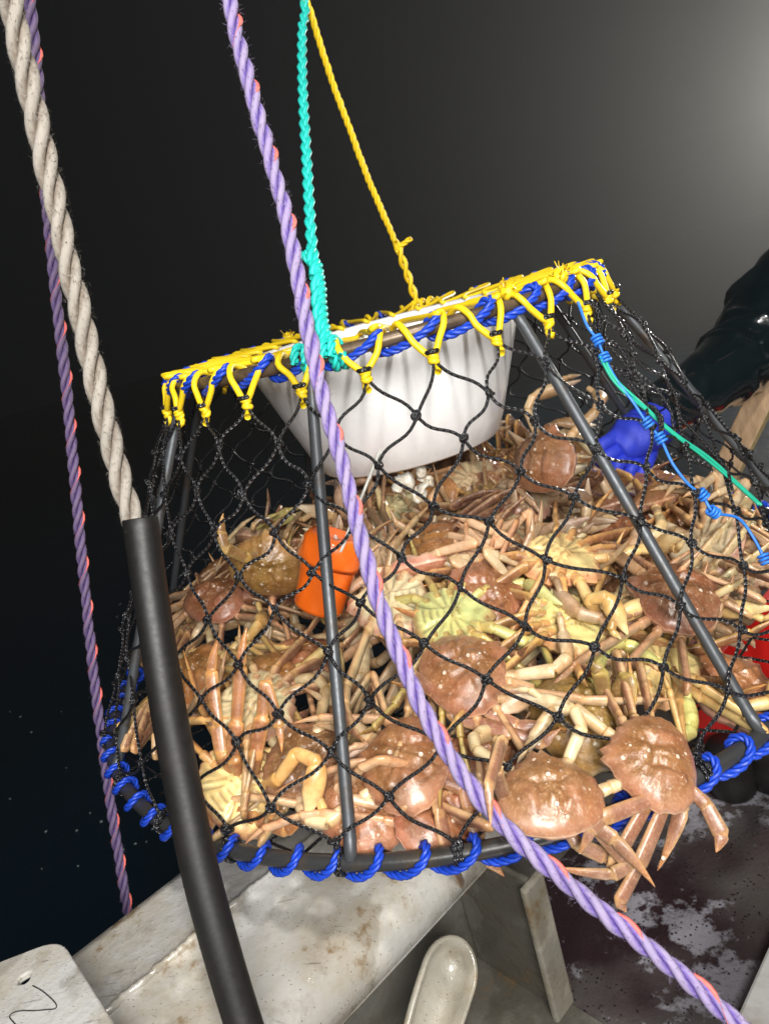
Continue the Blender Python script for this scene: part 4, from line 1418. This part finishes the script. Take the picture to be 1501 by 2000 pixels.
hero(1092, 1098, heap_d(1092, 1098), (-.05, -.85, -.52), (.6, -.2, .5), 'golden', 'belly up', 65, auto=ALL, scale=1.05, var=6)
hero(765, 1185, heap_d(765, 1185), (.1, -.82, -.56), (-.8, .35, .2), 'brown', 'belly up', 67, auto=LEGS, scale=1.08, var=6)
hero(500, 1385, heap_d(500, 1385), (-.05, -.80, -.6), (.7, -.5, .2), 'brown', 'belly up', 69, auto=LEGS, scale=1.0, var=6)
hero(880, 1215, heap_d(880, 1215), (.15, -.8, -.58), (.9, .3, .1), 'olive', 'belly up', 71, auto=ALL, scale=1.0, var=6)
hero(1320, 1165, heap_d(1320, 1165), (.0, .78, .62), (-.7, .5, .0), 'dark brown', 'back up', 73, auto=ALL, scale=1.05, var=0)
hero(420, 1170, heap_d(420, 1170), (-.2, .70, .68), (.2, .9, .0), 'pinkish', 'back up', 75, auto=LEGS, scale=1.0, var=0)
# legs hooked upright at the back of the heap
hero(1060, 900, 1.25, (-.75, .2, .6), (-.1, .9, .2), 'brown', 'on its edge', 57, auto=ALL, var=2, scale=1.05)
hero(520, 1105, 1.2, (-.1, -.3, .9), (.1, .8, .4), 'olive', 'back up', 59, var=1, auto=[(1, 0), (1, 1), (1, 2), (-1, 2)],
     limbs=[[(480, 1090, 1.15), (440, 1070, 1.12), (432, 1040, 1.12), (436, 1002, 1.12)]])
# --- the heap: laid crab by crab, each turned so that its limbs stay in the pot and lie on the heap
hero_pts = [c['loc'] for c in CRABS]
r2 = random.Random(5)
def vpos(me):
    a = np.empty(len(me.vertices) * 3)
    me.vertices.foreach_get('co', a)
    return a.reshape(-1, 3)[::9]
VV = [vpos(m) for m in VAR]
KEEP = [(632, 1120, 100, 1.16), (803, 942, 62, 1.30), (1238, 838, 58, 1.62)] + [(*px(c['loc']), 62, depth(c['loc'])) for c in CRABS]
def drop(lo, hi, tries, mind, layer):
    placed = []
    for q in range(tries):
        a, rr = r2.uniform(0, 2 * PI), .62 * math.sqrt(r2.random())
        x, y = rr * math.cos(a), rr * math.sin(a)
        if any((x - p[0]) ** 2 + (y - p[1]) ** 2 < mind ** 2 for p in placed): continue
        if layer and any(np.linalg.norm(np.array([x, y]) - h[:2]) < .062 for h in hero_pts): continue
        z = target(x, y) * r2.uniform(lo, hi)
        if cone_r(max(0, z)) - .078 < rr: continue
        placed.append((x, y))
        k = r2.random()
        nz = np.array([r2.gauss(0, .34), r2.gauss(-.14, .36), 1.0])
        if k < .50: nz[2] = -1.0; nz[1] *= -1; pose = 'belly up'
        elif k < .56: nz = np.array([r2.gauss(0, 1), r2.gauss(0, 1), .35 * r2.gauss(0, 1)]); pose = 'on its edge'
        else: pose = 'back up'
        tint = r2.choices(['brown', 'pinkish', 'olive', 'dark brown', 'golden'], [4.5, 2, .8, 2.0, 1.4])[0]
        best = None
        for g in range(44):
            ya = r2.uniform(0, 2 * PI)
            vi = r2.randrange(14) if pose == 'back up' else 14 + r2.randrange(14)
            sc_ = r2.uniform(.98, 1.18)
            Bm = basis(nz, (math.cos(ya), math.sin(ya), .2 * r2.gauss(0, 1)))
            W = VV[vi] @ Bm.T * sc_ + np.array([x, y, z])
            out = np.maximum(0, np.hypot(W[:, 0], W[:, 1]) - cone_r(W[:, 2]) + .008).sum() * 6 + 5 * np.maximum(0, -.006 - W[:, 2]).sum()
            up = np.maximum(0, W[:, 2] - np.maximum(target(W[:, 0], W[:, 1]), .02) - .022).sum()
            Qc = (W - CAM) @ RC
            xs, ys, ds = PW / 2 + FPX * Qc[:, 0] / -Qc[:, 2], PH / 2 - FPX * Qc[:, 1] / -Qc[:, 2], -Qc[:, 2]
            ko = sum(((xs - kx) ** 2 + (ys - ky) ** 2 < kr * kr)[ds < kd].sum() for kx, ky, kr, kd in KEEP) * .06
            cost = out + up + ko
            bad = out > 2.2
            if best is None or cost < best[0]: best = (cost, vi, Bm, sc_, ko, bad)
        _, vi, Bm, sc_, ko, bad = best
        if bad or ko > .3 and layer: continue
        put(VAR[vi], (x, y, z), Bm, tint, sc_, pose)
drop(.10, .25, 700, .13, 0)
drop(.50, .70, 1400, .092, 1)
drop(.88, 1.06, 2600, .090, 1)
# ------------------------------------------------------------------ things in and around the pot
def lathe(prof, n=40, c=(0, 0, 0), ax=(0, 0, 1), dent=None):
    ax = norm(ax)
    u = norm(np.cross(ax, [.31, .9, .2])); v = np.cross(ax, u)
    a = np.linspace(0, 2 * PI, n, endpoint=False)
    V = []
    for r, z in prof:
        k = 1 if dent is None else 1 + dent(a, z)
        V.append(np.asarray(c) + ax * z + (r * k * np.cos(a))[:, None] * u + (r * k * np.sin(a))[:, None] * v)
    F = [(i * n + j, i * n + (j + 1) % n, (i + 1) * n + (j + 1) % n, (i + 1) * n + j) for i in range(len(prof) - 1) for j in range(n)]
    return np.vstack(V), np.array(F)
# orange bait jar with its hook strap
jc = atd(640, 1110, 1.12)
jax = norm(atd(660, 1030, 1.10) - atd(622, 1190, 1.13))
jar = thing('bait_jar', jc, 'orange plastic bait jar with a crumpled lid standing among the crabs', 'bait jar')
dn = lambda a, z: .045 * np.sin(2 * a + z * 40) + .02 * np.sin(3 * a - z * 90 + 1)
mb = MB(); V, F = lathe([(.001, -.066), (.030, -.066), (.0385, -.064), (.0405, -.058), (.0415, -.02), (.0425, .02), (.043, .026)], 40, jc, jax, dn)
mb.add(V, F); part_of(jar, mb.build('jar_body', mt['orange']))
dl = lambda a, z: .06 * np.sin(2 * a + 1 + z * 30) + .05 * np.sin(5 * a + z * 120)
mb = MB(); V, F = lathe([(.0430, .012), (.0452, .008), (.0462, .016), (.0460, .034), (.044, .047), (.038, .055), (.028, .056), (.016, .050), (.001, .051)], 40, jc, jax, dl)
mb.add(V, F); part_of(jar, mb.build('jar_lid', mt['orange']))
mb = MB()
s0 = jc + jax * .052
P = [s0, atd(664, 1078, 1.07), atd(690, 1010, 1.09), atd(716, 945, 1.11), atd(736, 893, 1.12), atd(741, 882, 1.12), atd(745, 886, 1.12), atd(743, 894, 1.12)]
add_tube(mb, spline(P, step=.004), .0024, 8)
part_of(jar, mb.build('hook_strap', mt['clearcord']))

# white bony scrap
bc = atd(803, 942, 1.24)
bone = MB()
for q in range(9):
    d = rng.normal(size=3) * np.array([1.1, .6, .9])
    c = bc + d * .016
    n1, n2 = 12, 8
    ph = np.linspace(0, PI, n2)
    th = np.linspace(0, 2 * PI, n1, endpoint=False)
    rad = rng.uniform(.008, .020, 3)
    V = np.array([[math.sin(p) * math.cos(t_) * rad[0], math.sin(p) * math.sin(t_) * rad[1] * .6, math.cos(p) * rad[2]] for p in ph for t_ in th])
    V += .0022 * np.sin(V[:, [1, 2, 0]] * 420 + q)
    Rm = _rot(*rng.uniform(0, 6, 3))
    F = [(i * n1 + j, i * n1 + (j + 1) % n1, (i + 1) * n1 + (j + 1) % n1, (i + 1) * n1 + j) for i in range(n2 - 1) for j in range(n1)]
    bone.add(V @ Rm.T + c, F)
o = bone.build('fish_bone', mt['bone'])
tag(o, 'white knobbly fish bone scrap lying on the crabs below the funnel', 'bone')

# red tub and black bollards on the deck
def udp(P): 
    q = np.asarray(P, float) - RO
    return float(q @ RU), float(q @ RN)
tc = atz(1452, 1448, -.5)
u0, d0 = udp(tc)
tub = thing('fish_tub', rp(u0 + .2, d0 + .2, -.5), 'red plastic fish tub standing on the wet deck under the pot', 'tub')
def frustum(name, u, d, z0, z1, fl, m, open_top=True):
    mb = MB()
    def rect(e, z): return [rp(u[0] - e, d[0] - e, z), rp(u[1] + e, d[0] - e, z), rp(u[1] + e, d[1] + e, z), rp(u[0] - e, d[1] + e, z)]
    L = rect(0, z0) + rect(fl, z1) + rect(fl + .014, z1) + rect(fl + .014, z1 - .018) + rect(fl + .006, z1 - .018) 
    L2 = rect(fl - .006, z1) + rect(-.006, z0 + .006)
    V = np.array(L + L2)
    F = [(0, 3, 2, 1)]
    def band(a, b): return [(a + i, a + (i + 1) % 4, b + (i + 1) % 4, b + i) for i in range(4)]
    F += band(0, 16) + band(16, 12) + band(12, 8) + band(8, 20) + band(20, 24) + [(24, 25, 26, 27)]
    mb.add(V, np.array(F))
    return mb.build(name, m, smooth=False)
part_of(tub, bevel(frustum('tub_shell', (u0 - .10, u0 + .60), (.37, max(.50, d0)), -.499, -.31, .02, mt['red']), .003))
for i, (x, y, r) in enumerate(((1432, 1548, .042), (1508, 1530, .046))):
    c = atz(x, y, -.5)
    h = .115
    mb = MB()
    V, F = lathe([(.001, 0.001), (r * .82, .001), (r, .012), (r * 1.02, .04), (r * .93, .05), (r * .93, .075), (r * 1.02, .085), (r, h - .012), (r * .85, h), (.001, h + .002)], 32, c)
    mb.add(V, F)
    tag(mb.build('rubber_bollard', mt['rubber']), ('short black rubber bollard on the wet deck below the ring end', 'short black rubber bollard beside the red tub at the deck edge')[i], 'bollard')

# wooden board behind the crewman's arm
ba, bb = atd(1425, 905, 1.78), atd(1512, 725, 1.70)
bd = norm(bb - ba)
bsd = norm(np.cross(bd, FWD)); bnn = np.cross(bsd, bd)
tt = (-.499 - ba[2]) / bd[2]
lo, hi = ba + bd * max(tt, -1.6), bb + bd * .25
mb = MB()
b1, b2 = bsd * .82 + bnn * .57, bnn * .82 - bsd * .57
V = [e + b1 * a * .030 + b2 * b * .022 for e in (lo, hi) for b in (-1, 1) for a in (-1, 1)]
V = [v + (bsd * .0) for v in V]
mb.add(V, [(0, 1, 3, 2), (4, 6, 7, 5), (0, 4, 5, 1), (1, 5, 7, 3), (3, 7, 6, 2), (2, 6, 4, 0)])
for i, q in enumerate(mb.mi[0]): mb.mi[0][i] = 1 if i in (3, 5) else 0
bo = bevel(mb.build('wooden_board', [mt['wood'], mt['sapwood']], smooth=False), .003)
tag(bo, 'tan wooden board leaning upright behind the crewman sleeve', 'board')

# ------------------------------------------------------------------ crewman holding the far side of the pot
pc = np.array([1.20, .42, -.499])
per = thing('person', pc, 'person in black wet oilskins reaching a blue gloved hand to the net', 'person')
def sweep(mb, pts, rad, n=28, wr=None, step=.010, sq=(1., 1.)):
    P = spline(pts, step=step)
    L = np.concatenate([[0], np.cumsum(np.linalg.norm(np.diff(P, axis=0), axis=1))])
    Lk = np.linspace(0, L[-1], len(rad))
    R = np.interp(L, Lk, rad)
    T, N, B = frames(P)
    a = np.linspace(0, 2 * PI, n, endpoint=False)
    V = []
    for i in range(len(P)):
        k = R[i] * (1 + (wr(L[i] / L[-1], a) if wr else 0))
        V.append(P[i] + (k * np.cos(a) * sq[0])[:, None] * N[i] + (k * np.sin(a) * sq[1])[:, None] * B[i])
    m = len(P)
    V = np.vstack(V + [P[:1], P[-1:]])
    F = [(i * n + j, (i + 1) * n + j, (i + 1) * n + (j + 1) % n, i * n + (j + 1) % n) for i in range(m - 1) for j in range(n)]
    base = mb.n
    mb.add(V, np.array(F))
    tri = np.array([(m * n, j, (j + 1) % n) for j in range(n)] + [(m * n + 1, (m - 1) * n + (j + 1) % n, (m - 1) * n + j) for j in range(n)]) + base
    mb.f.append(tri); mb.uv.append(np.zeros((len(tri), 3, 2))); mb.mi.append(np.zeros(len(tri), int)); mb.v.append(np.zeros((0, 3))); mb.c.append(np.zeros((0, 3)))
CREASE = [(rng.normal(.60, .13), rng.uniform(0, 2 * PI), rng.normal(1.1, .5), rng.uniform(.5, 1.3)) for _ in range(34)]
def wrinkle(t, a):
    w = .03 * np.sin(a * 3 + t * 6) + .02 * np.sin(t * 6 + 2 * np.sin(a + 2))
    for t0, a0, an, am in CREASE:
        da = (a - a0 + PI) % (2 * PI) - PI
        x, y = (t - t0) * 5.2, da * .9
        p, q = x * math.cos(an) + y * math.sin(an), -x * math.sin(an) + y * math.cos(an)
        w = w + am * .075 * np.exp(-(q / .07) ** 2 - (p / .9) ** 2) - am * .045 * np.exp(-((q - .2) / .14) ** 2 - (p / .75) ** 2)
    return w
hand = atd(1262, 845, 1.60)
mb = MB()
sweep(mb, [atd(1660, 450, 1.86), atd(1580, 545, 1.80), atd(1500, 640, 1.74), atd(1440, 705, 1.68), atd(1380, 750, 1.63), atd(1320, 785, 1.60), atd(1275, 815, 1.58)], [.12, .125, .128, .118, .095, .080, .066, .058], 40, wrinkle, .006)
part_of(per, mb.build('sleeve', mt['oil']))
# blue rubber glove: palm, four bent fingers over the netting and a thumb
mb = MB()
sweep(mb, [atd(1318, 795, 1.60), atd(1290, 815, 1.59), atd(1256, 842, 1.575), atd(1224, 862, 1.565), atd(1200, 880, 1.56)], [.044, .050, .054, .050, .034], 36, lambda t, a: .05 * np.sin(a * 3 + t * 7) + .13 * np.abs(np.sin(a * 4 + t * 11 + 2 * np.sin(a))) ** .6, .005, (1., .85))
for k, (x0, y0, x1, y1, x2, y2) in enumerate(((1205, 850, 1172, 872, 1170, 915), (1212, 872, 1182, 895, 1184, 935), (1228, 888, 1204, 910, 1204, 945), (1246, 896, 1230, 918, 1228, 948))):
    r = (.0145, .0150, .0145, .0125)[k]
    sweep(mb, [atd(x0, y0, 1.56), atd((x0 + x1) / 2, (y0 + y1) / 2, 1.545), atd(x1, y1, 1.54), atd((x1 + x2) / 2, (y1 + y2) / 2, 1.55), atd(x2, y2, 1.57)], [r * 1.15, r * 1.1, r, r * 1.02, r * .9, r * .6], 14, None, .004)
sweep(mb, [atd(1270, 880, 1.57), atd(1262, 905, 1.55), atd(1250, 925, 1.545), atd(1240, 938, 1.55)], [.016, .0155, .0140, .012, .008], 14, None, .004)
part_of(per, mb.build('glove', mt['glove']))
# body: one skinned figure in jacket and trousers, standing on the deck
sh = atd(1660, 450, 1.86)
V = [(pc[0], pc[1], .42), (pc[0], pc[1], .62), (pc[0], pc[1], .86), (pc[0], pc[1], .98), (pc[0] - .02, pc[1] - .01, 1.06),
     (pc[0] + .0, pc[1] + .1, .42), (pc[0], pc[1] + .12, 0.), (pc[0], pc[1] + .12, -.38), (pc[0] - .12, pc[1] + .11, -.45),
     (pc[0] + .0, pc[1] - .1, .42), (pc[0], pc[1] - .12, 0.), (pc[0], pc[1] - .12, -.38), (pc[0] - .12, pc[1] - .11, -.45),
     (pc[0], pc[1] + .22, .84), (pc[0] + .06, pc[1] + .30, .58), (pc[0] - .08, pc[1] + .32, .36),
     (pc[0] - .01, pc[1] - .20, .86)]
E_ = [(0, 1), (1, 2), (2, 3), (3, 4), (0, 5), (5, 6), (6, 7), (7, 8), (0, 9), (9, 10), (10, 11), (11, 12), (2, 13), (13, 14), (14, 15), (2, 16)]
Rr = [.17, .19, .18, .075, .07, .13, .095, .075, .05, .13, .095, .075, .05, .10, .075, .06, .11]
me = bpy.data.meshes.new('oilskin_suit')
me.from_pydata([tuple(v) for v in V], E_, [])
me.materials.append(mt['oil'])
o = bpy.data.objects.new('oilskin_suit', me)
COL.objects.link(o)
md = o.modifiers.new('skin', 'SKIN')
for v, r in zip(me.skin_vertices[0].data, Rr): v.radius = (r, r)
me.skin_vertices[0].data[0].use_root = True
ms = o.modifiers.new('smooth', 'SUBSURF'); ms.levels = 2; ms.render_levels = 2
part_of(per, o)
# head with face and hood
hc = np.array([pc[0] - .04, pc[1] - .01, 1.15])
fdir = norm(np.array([-1., -.35, -.25])); up_ = norm(np.array([0, 0, 1.]) - fdir * fdir[2]); sd_ = np.cross(fdir, up_)
mb = MB()
n1, n2 = 24, 16
ph = np.linspace(0.05, PI - .05, n2); th_ = np.linspace(0, 2 * PI, n1, endpoint=False)
V = []
for p in ph:
    for t_ in th_:
        f, s_, z_ = math.sin(p) * math.cos(t_), math.sin(p) * math.sin(t_), math.cos(p)
        k = 1.0
        nose = .022 * math.exp(-((s_ / .16) ** 2 + ((z_ + .12) / .2) ** 2)) * (f > 0)
        eye = -.010 * (math.exp(-(((abs(s_) - .36) / .16) ** 2 + ((z_ - .08) / .12) ** 2))) * (f > 0)
        mouth = -.005 * math.exp(-((s_ / .3) ** 2 + ((z_ + .5) / .05) ** 2)) * (f > 0)
        ear = .018 * math.exp(-((f / .2) ** 2 + (z_ / .25) ** 2)) * (abs(s_) > .6)
        V.append(hc + fdir * (f * .095 + nose + eye + mouth) + sd_ * (s_ * .074 * (1 - .18 * max(0, -z_)) + math.copysign(ear, s_)) + up_ * z_ * .115)
F = [(i * n1 + j, i * n1 + (j + 1) % n1, (i + 1) * n1 + (j + 1) % n1, (i + 1) * n1 + j) for i in range(n2 - 1) for j in range(n1)]
mb.add(V, F)
hd = part_of(per, mb.build('head', mt['skin']))
mb = MB()
V = []
for p in np.linspace(.02, PI - .35, 14):
    for t_ in np.linspace(.85, 2 * PI - .85, 22):
        f, s_, z_ = math.sin(p) * math.cos(t_), math.sin(p) * math.sin(t_), math.cos(p)
        V.append(hc + fdir * f * .125 + sd_ * s_ * .105 + up_ * (z_ * .145 - .005))
F = [(i * 22 + j, i * 22 + j + 1, (i + 1) * 22 + j + 1, (i + 1) * 22 + j) for i in range(13) for j in range(21)]
mb.add(V, F)
o = mb.build('hood', mt['oil'])
m_ = o.modifiers.new('thick', 'SOLIDIFY'); m_.thickness = .006
part_of(per, o)

# ------------------------------------------------------------------ what each crab is called; crabs nobody can see are not kept
bpy.context.view_layer.update()
dg = bpy.context.evaluated_depsgraph_get()
hid = [o for o in bpy.data.objects if o.name.startswith(('haze', 'sea'))]
hits = {}
haze_o = bpy.data.objects['haze']
haze_o.hide_viewport = True
dg.update()
dg = bpy.context.evaluated_depsgraph_get()
for yy in range(740, 1810, 5):
    for xx in range(180, 1501, 5):
        ok, loc_, nrm_, idx_, ob, _m = sc.ray_cast(dg, Vector(CAM), Vector(norm(ray(xx, yy))))
        if ok and ob.name.startswith('snow_crab'):
            h = hits.setdefault(ob.name, [])
            h.append((xx, yy))
haze_o.hide_viewport = False
keep = []
for c in CRABS:
    h = hits.get(c['o'].name, [])
    if len(h) < 4:
        bpy.data.objects.remove(c['o'])
        continue
    c['pix'] = np.median(np.array(h), axis=0)
    c['n'] = len(h)
    v = norm(CAM - c['loc'])
    z = np.array(c['o'].matrix_world.col[2])[:3]
    d = float(norm(z) @ v)
    c['see'] = 'back showing' if d > .30 else ('pale belly showing' if d < -.30 else 'edge turned up')
    keep.append(c)
LMK = {'orange jar': (640, 1110), 'white fish bone': (805, 945), 'blue glove': (1230, 865), 'foot of the front bar': (683, 1640), 'foot of the right bar': (1450, 1420),
       'top of the black hose': (278, 1020), 'green twine': (1330, 860), 'wooden board': (1440, 880), 'red tub': (1475, 1435), 'bottom ring left bend': (222, 1430), 'long hanging legs': (1230, 1700)}
RANK = ['closest', 'second closest', 'third closest', 'fourth closest', 'fifth closest', 'sixth closest', 'seventh closest', 'eighth closest', 'ninth closest', 'tenth closest']
cls = {}
for c in keep: cls.setdefault((c['tint'], c['see']), []).append(c)
for (tint, see), L_ in cls.items():
    for c in L_:
        best = None
        for nm, p in LMK.items():
            order = sorted(L_, key=lambda e: np.hypot(*(e['pix'] - p)))
            k = order.index(c)
            key = (k, np.hypot(*(c['pix'] - p)))
            if best is None or key < best[0]: best = (key, k, nm)
        word = {'brown': 'brown', 'pinkish': 'pinkish', 'olive': 'olive', 'dark brown': 'dark', 'golden': 'golden'}[tint]
        tag(c['o'], '%s crab, %s, %s such crab to the %s' % (word, see, RANK[min(best[1], 9)], best[2]), 'crab', 'snow crabs heaped in the pot')
A['label'] = 'brown spotted crab outside the net beside the lavender rope, back to the camera'
B['label'] = 'brown spotted crab hanging out of the net with long legs dangling over the deck'
